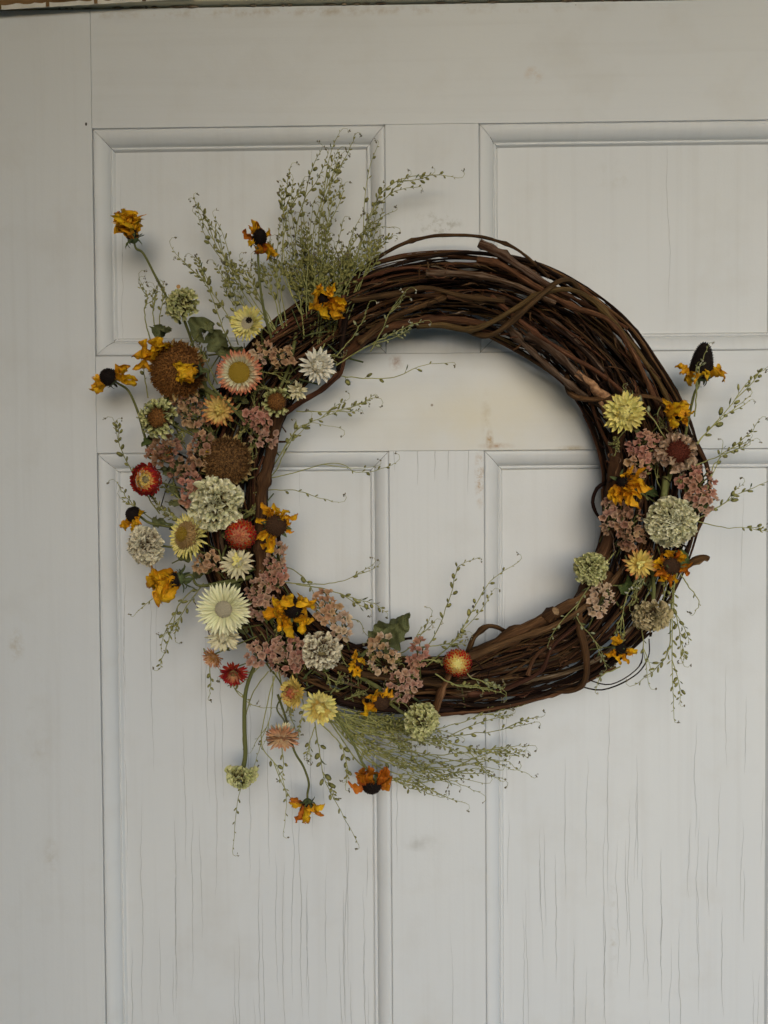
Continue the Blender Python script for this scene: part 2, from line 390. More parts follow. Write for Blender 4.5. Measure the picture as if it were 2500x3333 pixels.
for nm, x0, x1, z0, z1_ in (('wall', -2.4, -0.64, 0, 2.35), ('wall', 0.72, 2.4, 0, 2.35), ('wall', -0.64, 0.72, z_top + 0.11, 2.35)):
    v = [(x0, 0.0, z0), (x1, 0.0, z0), (x1, 0.0, z1_), (x0, 0.0, z1_), (x0, 0.12, z0), (x1, 0.12, z0), (x1, 0.12, z1_), (x0, 0.12, z1_)]
    o = ob(nm, me(nm, v, [(0, 1, 2, 3), (7, 6, 5, 4), (0, 4, 5, 1), (1, 5, 6, 2), (2, 6, 7, 3), (3, 7, 4, 0)], None, M_wall, False)); o['kind'] = 'structure'
# ------------------------------------------------------------------ the vine wreath
random.seed(11)
C0 = (950.0, 1050.0)
POL = [(0, 355, 562), (35, 350, 535), (60, 338, 525), (90, 352, 503), (120, 348, 497), (150, 368, 515), (180, 376, 530), (210, 398, 535),
       (240, 392, 520), (270, 372, 486), (289, 355, 500), (315, 384, 533), (332, 371, 548), (360, 355, 562)]
def ring(th):
    th %= 360
    for a, b in zip(POL, POL[1:]):
        if a[0] <= th <= b[0]:
            t = (th - a[0]) / (b[0] - a[0]); t = t * t * (3 - 2 * t)
            return a[1] + (b[1] - a[1]) * t, a[2] + (b[2] - a[2]) * t
def ringpt(th, t, d):
    i, o = ring(th); r = i + (o - i) * t
    return P(C0[0] + r * cos(R(th)), C0[1] - r * sin(R(th)), d)

def bark(name, a, b, c, grey=0.0):
    k = NT(name); u, vv, _ = k.sep(k.n('ShaderNodeUVMap').outputs[0])
    rnd = k.n('ShaderNodeObjectInfo').outputs['Random']
    vec = k.comb(k.math('MULTIPLY', k.math('SINE', k.math('MULTIPLY', u, 6.2832)), 1.6), k.math('MULTIPLY', k.math('COSINE', k.math('MULTIPLY', u, 6.2832)), 1.6), k.math('ADD', k.math('MULTIPLY', vv, 30), k.math('MULTIPLY', rnd, 60)))
    f = k.noise(vec, 1.0, 5, 0.65)
    vec2 = k.comb(k.math('MULTIPLY', k.math('SINE', k.math('MULTIPLY', u, 6.2832)), 5), k.math('MULTIPLY', k.math('COSINE', k.math('MULTIPLY', u, 6.2832)), 5), k.math('ADD', k.math('MULTIPLY', vv, 38), k.math('MULTIPLY', rnd, 60)))
    g = k.noise(vec2, 1.0, 4, 0.7)
    col = k.ramp(f, [(0.3, a), (0.55, b), (0.75, c)])
    col = k.mix(k.math('MULTIPLY', k.math('SUBTRACT', g, 0.5, clamp=True), 2.0, clamp=True), col, (0.02, 0.010, 0.006))
    if grey: col = k.mix(k.math('MULTIPLY', k.math('SUBTRACT', f, 0.45, clamp=True), 5 * grey, clamp=True), col, (0.30, 0.25, 0.20))
    h = k.n('ShaderNodeHueSaturation'); k.set(h.inputs['Color'], col)
    k.set(h.inputs['Value'], k.math('ADD', k.math('MULTIPLY', rnd, 0.7), 0.62))
    k.set(h.inputs['Hue'], k.math('ADD', k.math('MULTIPLY', k.math('FRACT', k.math('MULTIPLY', rnd, 13.7)), 0.03), 0.485))
    k.set(k.b.inputs['Base Color'], h.outputs[0]); k.b.inputs['Roughness'].default_value = 0.75
    k.b.inputs['Specular IOR Level'].default_value = 0.12
    k.bump(k.math('ADD', g, f), 0.6, 0.0009)
    return k.m
M_bark = [bark('brown_bark', (0.022, 0.009, 0.004), (0.095, 0.042, 0.018), (0.26, 0.135, 0.065)),
          bark('dark_bark', (0.006, 0.003, 0.002), (0.020, 0.009, 0.005), (0.05, 0.022, 0.011)),  # near-black: on the back vines it paints in the shade of the gaps
          bark('olive_bark', (0.026, 0.014, 0.006), (0.085, 0.046, 0.018), (0.17, 0.10, 0.045)),
          bark('scaly_grey_bark', (0.025, 0.012, 0.006), (0.085, 0.046, 0.022), (0.18, 0.115, 0.068), 0.3)]
M_raw = noisy_mat('split_raw_wood', (0.09, 0.035, 0.015), (0.40, 0.22, 0.11), 160, stretch=(1, 1, 1))
M_cut = noisy_mat('cut_wood_end', (0.16, 0.095, 0.045), (0.30, 0.19, 0.10), 400)

wreath = thing('vine_wreath', 'round wreath of twisted brown grapevine hanging on the door', 'wreath')
def nodes_rad(r, k, seed, length):
    """radius with swollen nodes along the vine and a slight taper"""
    nn = max(1, int(length / 0.075)); ph = random.random()
    def fn(t):
        q = (t * nn + ph) % 1.0
        b = math.exp(-((q - 0.5) * length / nn / (r * 1.3)) ** 2)
        return r * (1 - 0.25 * t) * (1 + 0.5 * b) * (1 + 0.22 * noise.noise(Vector((t * length * 60, seed, 0))))
    return fn
def vine(pts, r, m=0, name='vine', sides=6, lump=0.12, par=None, seg=None, flat=False):
    if r > .0019 and lump < .3 and not flat: lump = .3; sides = max(sides, 8)
    L = sum((Vector(pts[i + 1]) - Vector(pts[i])).length for i in range(len(pts) - 1))
    n = seg or max(3, int(L / (len(pts) - 1) / (0.0045 if r > .0019 else 0.006)))
    path = smooth_path(pts, n)
    sd = random.random() * 100
    rad = (lambda t: r) if flat else nodes_rad(r, 0, sd, L)
    mb = MB(); mb.add(*tube(path, rad, sides, lump=lump, seed=sd))
    return ob(name, mb.mesh(name, M_bark[m] if isinstance(m, int) else m), par or wreath)
def arcvine(th0, span, t0, r, m, w=None, amp=0.2, ends=False):
    if w is None: w = random.uniform(-1, 1)
    n = max(4, int(span / 9)); pts = []; over = random.choice((0, 0, 0.01, 0.02, 0.04))
    f1, p1 = random.uniform(0.6, 1.6), random.random() * 6.28; f2, p2 = random.uniform(2, 5), random.random() * 6.28
    g1, q1 = random.uniform(0.5, 1.5), random.random() * 6.28
    for i in range(n + 1):
        th = th0 + span * i / n; a = R(th - th0)
        t = t0 + amp * sin(f1 * a + p1) + 0.035 * sin(f2 * a * 2 + p2) + random.uniform(-.035, .035)
        t = min(1.0 - 0.02 * random.random() + over, max(0.02 * random.random() - over * .7, t))
        ww = max(-1, min(1, w + 0.45 * sin(g1 * a + q1)))
        hd = 0.026 * math.sqrt(max(0.08, 1 - (2 * t - 1) ** 2))
        pts.append(ringpt(th, t, 0.033 + ww * hd + random.uniform(-.002, .002)))
    return vine(pts, r, m)
NV = 235
for i in range(NV):
    th0 = random.uniform(0, 360); span = random.choice((random.uniform(60, 140), random.uniform(120, 260)))
    t0 = (i * 0.618) % 1.0
    r = random.choice((0.0007, 0.0009, 0.0011, 0.0012, 0.0014, 0.0015, 0.0017, 0.0022)) * random.uniform(0.8, 1.1)
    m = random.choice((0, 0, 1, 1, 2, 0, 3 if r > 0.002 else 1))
    wv = random.uniform(-1, 1); m = 1 if wv < 0 else m  # vines in the back half get the near-black bark as painted shade
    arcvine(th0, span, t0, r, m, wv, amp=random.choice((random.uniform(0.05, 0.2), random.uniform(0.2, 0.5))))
for i in range(60):
    arcvine(random.uniform(-100, 140), random.uniform(30, 90), random.random(), random.uniform(.0006, .0011), random.choice((0, 1, 2)), w=random.uniform(.3, 1), amp=random.uniform(.1, .4))
# thin back layer to close the ring, near-black bark as painted shade
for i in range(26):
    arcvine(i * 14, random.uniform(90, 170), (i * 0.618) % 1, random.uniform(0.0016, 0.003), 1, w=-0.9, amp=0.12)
# thicker stems on the face of the ring
for th0, span, t0, r, m in ((35, 70, 0.35, 0.0042, 3), (20, 60, 0.62, 0.0036, 2), (285, 55, 0.72, 0.0040, 3), (55, 60, 0.1, 0.0034, 2), (240, 90, 0.3, 0.0032, 0),
                            (70, 75, 0.75, 0.0032, 0), (80, 60, 0.5, 0.0036, 0), (300, 70, 0.5, 0.0036, 0), (345, 60, 0.4, 0.0036, 1), (330, 50, 0.8, 0.0032, 0), (40, 50, 0.85, 0.0032, 0),
                            (265, 60, 0.55, 0.0034, 3), (270, 70, 0.9, 0.0028, 0)):
    arcvine(th0, span, t0, r * 0.68, m, w=0.8, amp=0.14)
# hand-placed vines
def hv(pts, r, m=0, d=0.07, name='vine', sides=7, lump=0.12):
    q = [P(p[0], p[1], p[2] if len(p) > 2 else d) for p in pts]
    return vine(q, r * 0.000555, m, name, sides, lump)
hv([(745, 640, .03), (775, 590, .035), (830, 548, .04), (890, 520, .045), (960, 508, .05), (1040, 512, .05), (1110, 535, .05), (1160, 575, .05), (1185, 600, .04)], 4.2, 2)
hv([(690, 660, .04), (800, 590, .045), (960, 550, .05), (1060, 548, .05), (1160, 570, .05), (1240, 620, .05)], 3.4, 1)
hv([(900, 705, .075), (955, 703, .078), (1010, 712, .08), (1050, 702, .085), (1110, 668, .088), (1160, 638, .088), (1220, 625, .08), (1270, 642, .07), (1320, 690, .06), (1370, 750, .055), (1420, 820, .05), (1450, 880, .04)], 6.0, 2)
hv([(1000, 705, .055), (1030, 722, .07), (1065, 722, .083), (1110, 690, .092), (1160, 645, .094), (1200, 612, .088), (1230, 605, .07), (1250, 625, .05)], 6.2, 2)
hv([(1030, 560, .075), (1080, 572, .078), (1150, 615, .08), (1230, 660, .08), (1310, 690, .075), (1360, 750, .07), (1400, 830, .06), (1430, 900, .05)], 6.4, 0)
hv([(1035, 525, .08), (1080, 548, .082), (1130, 580, .08), (1190, 620, .075)], 8.5, 3, name='vine', lump=0.5)
hv([(1060, 640, .08), (1120, 690, .085), (1200, 750, .088), (1300, 810, .085), (1370, 870, .075), (1440, 930, .06)], 5.0, 0)
hv([(1080, 690, .06), (1150, 760, .07), (1230, 830, .07), (1300, 880, .06)], 7.0, 3)
hv([(1140, 720, .08), (1190, 752, .083), (1250, 812, .085), (1300, 855, .082)], 10.5, 3, lump=0.35)
q = [P(1244, 806, .087), P(1275, 830, .0885), P(1300, 851, .0885), P(1310, 861, .087), P(1316, 868, .084)]
vine(q, .0044, M_raw, 'split_stub', 10, 1.1, flat=True)
q = [P(1296, 868, .088), P(1306, 890, .087), P(1312, 905, .083)]
vine(q, .0030, M_raw, 'split_stub', 7, 1.0, flat=True)
hv([(1225, 805, .03), (1226, 840, .05), (1245, 858, .075), (1290, 862, .088), (1350, 855, .09), (1410, 858, .085), (1450, 880, .06)], 5.4, 0)
hv([(1210, 780, .04), (1270, 850, .045), (1300, 930, .05), (1318, 1000, .05), (1310, 1080, .05)], 4.6, 1)
hv([(1270, 840, .05), (1290, 910, .06), (1325, 990, .06), (1330, 1060, .06), (1345, 1100, .06)], 3.6, 0)
hv([(1345, 890, .05), (1333, 960, .055), (1325, 1040, .06), (1320, 1110, .06), (1308, 1180, .06), (1275, 1240, .055), (1250, 1310, .05), (1245, 1340, .05)], 12.5, 0, sides=9)
hv([(1310, 1040, .04), (1290, 1055, .04), (1280, 1085, .04), (1292, 1115, .04), (1310, 1135, .04)], 4.0, 1)
hv([(1250, 1300, .07), (1252, 1350, .085), (1263, 1400, .09), (1268, 1450, .085), (1255, 1482, .07), (1225, 1492, .055), (1195, 1490, .04)], 8.0, 0, sides=8)
hv([(1020, 1418, .07), (1080, 1388, .078), (1160, 1345, .08), (1210, 1318, .08), (1275, 1285, .07), (1320, 1240, .06)], 13.0, 0, sides=10)
hv([(1182, 1332, .080), (1199, 1320, .094)], 10.5, 0, sides=9, lump=0.1)
hv([(1199, 1320.4, .0935), (1200, 1319.5, .0952)], 6.5, M_cut, sides=9, lump=0.1, name='cut_end')
hv([(1010, 1410, .05), (1025, 1375, .06), (1055, 1352, .065), (1085, 1360, .06), (1100, 1375, .05)], 6.0, 0)
hv([(938, 1545, .06), (955, 1490, .08), (985, 1430, .085)], 8.0, 0)
hv([(940, 1545, .05), (1040, 1535, .055), (1140, 1515, .055), (1230, 1490, .05), (1330, 1440, .045)], 3.6, 0)
hv([(990, 1430, .09), (1100, 1385, .09), (1200, 1350, .09), (1290, 1290, .085), (1360, 1210, .075)], 7.0, 2)
hv([(1010, 1500, .085), (1080, 1490, .09), (1165, 1452, .092), (1195, 1395, .09), (1260, 1340, .085)], 5.0, 0)
hv([(1140, 1458, .094), (1155, 1420, .096), (1190, 1390, .096)], 4.6, 0)
hv([(985, 1520, .06), (1090, 1520, .06), (1230, 1480, .06), (1330, 1430, .05), (1400, 1370, .04), (1405, 1375, .04)], 3.2, 1)
hv([(1230, 1475, .05), (1300, 1490, .05), (1370, 1460, .05), (1400, 1420, .05), (1402, 1380, .045)], 1.6, 1)
hv([(1260, 1465, .05), (1320, 1478, .05), (1380, 1440, .05), (1390, 1390, .045)], 1.4, 1)
hv([(605, 900, .05), (650, 868, .055), (700, 838, .06), (738, 795, .06), (742, 740, .07), (735, 690, .08), (742, 640, .07)], 6.2, 0)
hv([(735, 720, .08), (748, 680, .082), (730, 800, .07)][::-1], 5.5, 1)
hv([(600, 880, .06), (585, 980, .075), (567, 1060, .08), (562, 1150, .08), (562, 1240, .075), (540, 1320, .07)], 12.0, 0, sides=9)
hv([(530, 950, .05), (520, 1060, .055), (530, 1170, .055), (520, 1270, .05)], 7.0, 1)
hv([(560, 1110, .085), (600, 1155, .06), (600, 1230, .05)], 5.0, 1)
hv([(775, 740, .08), (840, 690, .08), (900, 665, .082), (965, 640, .08)], 7.0, 0)
hv([(740, 770, .06), (800, 725, .07), (870, 700, .075), (960, 690, .075), (1050, 700, .07)], 9.5, 0)
hv([(760, 650, .08), (850, 635, .085), (920, 622, .088), (1000, 640, .09), (1090, 650, .088)], 6.0, 2)
hv([(920, 590, .082), (1000, 592, .085), (1090, 608, .085), (1200, 655, .08)], 7.0, 3, lump=0.3)
hv([(640, 1480, .06), (760, 1520, .06), (880, 1535, .06), (980, 1532, .055)], 6.0, 1)
hv([(630, 1400, .07), (760, 1450, .08), (880, 1470, .08), (990, 1478, .08), (1120, 1460, .08)], 7.0, 0)
hv([(740, 1400, .05), (840, 1385, .05), (890, 1378, .045)], 4.0, 1)
hv([(1440, 930, .05), (1500, 960, .05), (1530, 1020, .045), (1528, 1090, .045), (1500, 1160, .04)], 5.5, 0)
hv([(1470, 960, .045), (1505, 1010, .04), (1512, 1080, .04), (1490, 1150, .04)], 5.5, 0)
hv([(1455, 900, .03), (1510, 960, .03), (1535, 1030, .03)], 1.6, 1)
hv([(1480, 1225, .05), (1500, 1212, .055), (1520, 1205, .055), (1530, 1208, .055)], 7.0, 0)
hv([(1455, 1165, .05), (1480, 1180, .055), (1486, 1200, .055), (1470, 1215, .05)], 2.0, 1)
hv([(1500, 990, .05), (1515, 1000, .05)], 2.0, 1)
# bark shreds lifting off the vines
for i in range(150):
    th = random.uniform(-88, 132); t = random.uniform(0.05, 0.97); L = random.uniform(2.0, 6.5); w_ = random.uniform(.0004, .0012)
    q = [ringpt(th + L * k / 4, t + .03 * sin(k + i), 0.060 + 0.028 * sin(pi * t) + random.uniform(0, .003)) for k in range(5)]
    mb = MB(); vv = []
    for k, p in enumerate(q):
        o_ = Vector((cos(R(th)), random.uniform(-.3, .3), -sin(R(th)))) * w_ * (1 - abs(k - 2) / 2.6); vv += [p - o_, p + o_]
    mb.add(vv, [(2 * k, 2 * k + 1, 2 * k + 3, 2 * k + 2) for k in range(4)], [(0, k * .01) for k in range(10)])
    ob('bark_shred', mb.mesh('bark_shred', M_bark[random.choice((0, 2, 3))]), wreath)
# short side twigs and curled tendrils
for i in range(80):
    th = random.uniform(-80, 130); t = random.uniform(0.05, 0.95); p = ringpt(th, t, 0.062 + 0.02 * sin(pi * t))
    d = Vector((random.uniform(-1, 1), random.uniform(-0.5, 0.1), random.uniform(-1, 1))).normalized()
    L = random.uniform(0.006, 0.02); q = [p, p + d * L * 0.5 + Vector((0, 0, 0.001)), p + d * L + Vector((random.uniform(-.004, .004), -.002, random.uniform(-.004, .004)))]
    vine(q, random.uniform(0.0005, 0.0012), random.choice((0, 1)), 'twig', 5, 0.1, seg=4)
for i in range(26):
    th = random.uniform(-85, 125); t = random.uniform(0.1, 0.98); p = ringpt(th, t, 0.068 + 0.02 * sin(pi * t))
    n = 26; q = []; turns = random.uniform(0.8, 2.2); rr = random.uniform(0.0025, 0.007); ph = random.random() * 6; dr = Vector((random.uniform(-1, 1), -0.2, random.uniform(-1, 1))) * random.uniform(.006, .02)
    for j in range(n):
        s_ = j / (n - 1); a = ph + turns * 6.28 * s_
        q.append(p + dr * s_ + Vector((cos(a), 0.4 * sin(a * .7), sin(a))) * rr * (1 - 0.6 * s_))
    vine(q, 0.00035, random.choice((0, 1)), 'tendril', 4, 0, seg=2, flat=True)
# ------------------------------------------------------------------ plant pieces
random.seed(23)
YEL = petal_mat('pale_yellow_bract', [(0.0, (0.66, 0.60, 0.28)), (0.5, (0.80, 0.73, 0.28)), (1.0, (0.80, 0.68, 0.18))])
CRM = petal_mat('cream_bract', [(0.0, (0.60, 0.54, 0.32)), (0.5, (0.72, 0.66, 0.44)), (1.0, (0.74, 0.66, 0.42))])
WHT = petal_mat('white_bract', [(0.0, (0.66, 0.60, 0.42)), (0.5, (0.76, 0.72, 0.60)), (1.0, (0.78, 0.74, 0.62))], streak=.15)
LEM = petal_mat('greenish_white_bract', [(0.0, (0.62, 0.60, 0.32)), (0.5, (0.80, 0.78, 0.48)), (1.0, (0.86, 0.84, 0.58))], streak=.15)
COR = petal_mat('coral_tipped_bract', [(0.0, (0.72, 0.56, 0.34)), (0.42, (0.74, 0.54, 0.34)), (0.72, (0.64, 0.26, 0.14)), (1.0, (0.55, 0.15, 0.08))])
PCH = petal_mat('peach_bract', [(0.0, (0.66, 0.50, 0.30)), (0.5, (0.66, 0.38, 0.20)), (1.0, (0.60, 0.26, 0.13))])
YRD = petal_mat('red_tipped_yellow_bract', [(0.0, (0.70, 0.55, 0.18)), (0.6, (0.72, 0.50, 0.15)), (0.85, (0.55, 0.22, 0.07)), (1.0, (0.36, 0.07, 0.03))])
GLD = petal_mat('golden_bract', [(0.0, (0.66, 0.46, 0.10)), (0.6, (0.74, 0.58, 0.16)), (1.0, (0.68, 0.46, 0.10))])
ORG = petal_mat('orange_fringe_bract', [(0.0, (0.60, 0.36, 0.14)), (0.6, (0.52, 0.20, 0.05)), (1.0, (0.40, 0.10, 0.03))])
RED = petal_mat('red_bract', [(0.0, (0.66, 0.36, 0.06)), (0.35, (0.60, 0.16, 0.02)), (0.6, (0.50, 0.04, 0.01)), (1.0, (0.34, 0.014, 0.008))])
DRD = petal_mat('crimson_bract', [(0.0, (0.30, 0.05, 0.02)), (0.5, (0.40, 0.025, 0.015)), (1.0, (0.26, 0.010, 0.010))])
SAL = petal_mat('salmon_bract', [(0.0, (0.60, 0.34, 0.16)), (0.6, (0.55, 0.20, 0.09)), (1.0, (0.36, 0.04, 0.02))])
AMB = petal_mat('amber_bract', [(0.0, (0.66, 0.48, 0.16)), (0.7, (0.66, 0.34, 0.08)), (1.0, (0.50, 0.12, 0.02))])
RUD = petal_mat('orange_yellow_ray', [(0.0, (0.36, 0.10, 0.004)), (0.3, (0.72, 0.34, 0.006)), (0.8, (0.84, 0.47, 0.014)), (1.0, (0.42, 0.14, 0.006))], transl=.2, var=.16, streak=.55, huevar=.012)
RUO = petal_mat('burnt_orange_ray', [(0.0, (0.26, 0.05, 0.006)), (0.4, (0.52, 0.16, 0.008)), (1.0, (0.50, 0.14, 0.006))], transl=.2, var=.16, streak=.5)
ZIW = petal_mat('greenish_white_zinnia', [(0.0, (0.05, 0.03, 0.015)), (0.36, (0.22, 0.17, 0.07)), (0.55, (0.70, 0.68, 0.40)), (1.0, (0.84, 0.80, 0.58))], streak=.25, var=.14)  # zinnia ramps: dark bases paint the shade of the recesses into the petals
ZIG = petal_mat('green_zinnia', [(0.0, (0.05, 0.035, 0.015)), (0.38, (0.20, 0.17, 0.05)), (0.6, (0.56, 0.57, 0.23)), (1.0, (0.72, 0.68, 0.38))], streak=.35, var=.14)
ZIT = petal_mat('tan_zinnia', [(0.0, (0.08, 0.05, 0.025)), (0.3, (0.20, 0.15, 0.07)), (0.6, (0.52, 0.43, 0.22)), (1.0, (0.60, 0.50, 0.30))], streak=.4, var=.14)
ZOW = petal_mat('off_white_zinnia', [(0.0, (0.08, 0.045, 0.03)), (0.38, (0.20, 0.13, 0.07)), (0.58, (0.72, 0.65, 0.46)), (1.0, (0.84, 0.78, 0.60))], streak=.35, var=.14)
SEP = noisy_mat('green_sepal', (0.055, 0.075, 0.025), (0.12, 0.14, 0.055), 160, var=.2)
DSP = noisy_mat('dark_sepal', (0.016, 0.014, 0.010), (0.05, 0.045, 0.025), 160, var=.2)
STM = noisy_mat('green_stem', (0.09, 0.10, 0.025), (0.17, 0.17, 0.06), 90, var=.15, stretch=(1, 1, 1))
SMP = noisy_mat('grey_green_stem', (0.19, 0.195, 0.06), (0.34, 0.335, 0.13), 120, var=.15)
POD = noisy_mat('green_seed_pod', (0.18, 0.175, 0.045), (0.36, 0.34, 0.115), 200, var=.25, rough=.6)
POP = noisy_mat('pale_seed_pod', (0.25, 0.26, 0.13), (0.38, 0.38, 0.22), 200, var=.2, rough=.6)
BUD = noisy_mat('withered_bud', (0.13, 0.11, 0.06), (0.26, 0.23, 0.15), 300, var=.2)
WBD = noisy_mat('tiny_white_flower', (0.48, 0.46, 0.36), (0.62, 0.60, 0.50), 300, var=.1)
LEF = noisy_mat('dried_leaf', (0.05, 0.06, 0.02), (0.19, 0.20, 0.085), 60, var=.15)
LFG = noisy_mat('green_leaf', (0.05, 0.075, 0.02), (0.10, 0.13, 0.04), 60, var=.15)
BLK = noisy_mat('black_cone', (0.004, 0.003, 0.002), (0.016, 0.008, 0.006), 500, var=.1, bump=.3)
BRC = noisy_mat('brown_cone', (0.03, 0.013, 0.007), (0.08, 0.04, 0.018), 500, var=.1)
BRN = noisy_mat('sunflower_floret', (0.06, 0.02, 0.006), (0.30, 0.13, 0.03), 14, var=.1)
DBR = noisy_mat('dark_sunflower_floret', (0.03, 0.012, 0.004), (0.22, 0.11, 0.035), 9, var=.1)
OCH = noisy_mat('ochre_floret', (0.20, 0.12, 0.015), (0.44, 0.30, 0.03), 320, var=.05)
FUZ = noisy_mat('tan_fuzz', (0.24, 0.14, 0.05), (0.46, 0.31, 0.13), 320, var=.05)
MRN = noisy_mat('maroon_floret', (0.05, 0.008, 0.006), (0.16, 0.035, 0.015), 320, var=.05)
GRY = noisy_mat('grey_tan_disc', (0.30, 0.26, 0.17), (0.46, 0.41, 0.30), 160, var=.05)
TNF = noisy_mat('tan_floret', (0.17, 0.13, 0.06), (0.36, 0.31, 0.15), 300, var=.05)
TBR = noisy_mat('tan_dry_bract', (0.22, 0.14, 0.05), (0.42, 0.30, 0.13), 90, var=.2)
def stat_mat(n, a, b): return petal_mat(n, [(0.0, tuple(c * .55 for c in a)), (0.5, a), (1.0, b)], transl=.25, var=.14, streak=.2, huevar=.012)
SPK = stat_mat('dusty_pink_statice', (0.42, 0.23, 0.15), (0.58, 0.38, 0.27))
SPE = stat_mat('peach_statice', (0.44, 0.25, 0.13), (0.58, 0.38, 0.22))
SCR = stat_mat('pale_peach_statice', (0.56, 0.38, 0.24), (0.66, 0.50, 0.36))
SBR = stat_mat('brownish_pink_statice', (0.28, 0.14, 0.08), (0.40, 0.23, 0.14))
SRD = stat_mat('rosy_statice', (0.44, 0.20, 0.13), (0.58, 0.32, 0.22))

def petal(name, mat, nx=5, ny=3, width=0.3, shape='lance', cup=0.1, curl=0.0, crinkle=0.0, twist=0.0, seed=0, side=0.0, freq=3.0, pleat=0.0, ragged=0.0):
    """unit petal: base at origin, tip at +X (length 1), +Z inner face"""
    v = []; u = []; f = []
    rn = random.Random(seed); ox = rn.random() * 50
    x = 0.0; z = 0.0; ang = 0.0; yoff = 0.0
    for i in range(nx + 1):
        t = i / nx
        if shape == 'lance': wd = (0.55 + 1.0 * t) * (1 - t) ** 0.55 if t > 0.35 else 0.55 + 1.0 * t * 0.9
        elif shape == 'spoon': wd = 0.42 + 0.75 * math.sin(min(1, t * 1.02) * pi * 0.62) ** 1.6 if t < 0.93 else 0.62
        elif shape == 'ray': wd = (0.45 + 1.1 * sin(pi * min(1, t * 0.95 + 0.02)) ** 0.8) * (1 if t < .85 else (1 - (t - .85) * 4.2))
        elif shape == 'leaf': wd = 0.08 + 0.95 * sin(pi * t ** 0.8) ** 0.8
        if i:
            stp = 1.0 / nx; a0 = curl * (t ** 1.3) if not isinstance(curl, tuple) else curl[0] * t + curl[1] * t * t
            a0 += crinkle * 2.2 * noise.noise(Vector((t * freq + ox, seed, 0)))
            x += stp * cos(a0); z += stp * sin(a0); yoff += stp * side * t + crinkle * 0.5 * stp * noise.noise(Vector((t * freq, seed, 9)))
        tw = twist * t + crinkle * 2.5 * noise.noise(Vector((t * freq * .7, seed, 5)))
        for j in range(ny + 1):
            s = j / ny * 2 - 1
            w2 = s * wd * width * 0.5 * (1 + ragged * noise.noise(Vector((t * 9 + ox, 2 * s, seed + 3))))
            c = cup * (s * s) * wd
            zz = c * width * 2 + pleat * width * (0.3 + t) * cos(s * 7.5 + 2.2 * noise.noise(Vector((t * 3, ox, 1)))) + crinkle * width * 1.0 * noise.noise(Vector((t * freq * 1.6 + ox, s * 1.6, seed)))
            yy = w2
            yr = yy * cos(tw) - zz * sin(tw); zr = yy * sin(tw) + zz * cos(tw)
            v.append((x, yoff + yr, z + zr)); u.append((0.5 + s / 2, t))
    for i in range(nx):
        for j in range(ny):
            a = i * (ny + 1) + j; f.append((a, a + 1, a + ny + 2, a + ny + 1))
    return me(name, v, f, u, mat)
CACHE = {}
def variants(key, n, fn):
    if key not in CACHE: CACHE[key] = [fn(i) for i in range(n)]
    return CACHE[key]
def bracts(mat, curl=0.35, width=0.26, cup=0.25):
    return variants(('b', mat.name, curl, width, cup), 4, lambda i: petal('bract', mat, 5, 2, width, 'lance', cup, curl + 0.1 * (i - 1.5), 0.05, 0.15 * (i - 1.5), i * 3 + 1, 0.05 * (i - 1.5)))
def zpetals(mat, k=8):
    return variants(('z', mat.name), k, lambda i: petal('petal', mat, 6, 6, 0.52, 'spoon', 0.45, (1.1, -2.2 + 0.3 * (i % 4)), 0.34, 0.35 * (i % 3 - 1), i * 5 + 2, 0.25 * (i % 3 - 1), 5.0, 0.09, 0.5))
def rpetals(mat, kind):
    prm = {'open': (0.35, -0.3), 'droop': (-0.4, -1.9), 'cupin': (1.6, -0.9), 'fold': (1.9, 0.5), 'wild': (0.6, -1.2)}[kind]
    return variants(('r', mat.name, kind), 9, lambda i: petal('ray_petal', mat, 18, 8, 0.19 + 0.04 * (i % 3), 'ray', 0.45, (prm[0] + 0.5 * ((i * 7 % 5) / 2 - 1), prm[1] + 1.8 * ((i * 3 % 5) / 2 - 1)), 0.46, 1.0 * ((i * 2 % 5) / 2 - 1), i * 11 + 3, 0.55 * ((i * 4 % 5) / 2 - 1), 4.6, 0.13, 0.8))
def place(parent, mesh, name, az, r0, z0, elev, L, Wd=None, roll=0.0):
    Wd = L if Wd is None else Wd
    m = Matrix.Rotation(az, 4, 'Z') @ Matrix.Translation((r0, 0, z0)) @ Matrix.Rotation(-R(elev), 4, 'Y') @ Matrix.Rotation(roll, 4, 'X') @ Matrix.Diagonal((L, Wd, Wd, 1))
    return ob(name, mesh, parent, m)
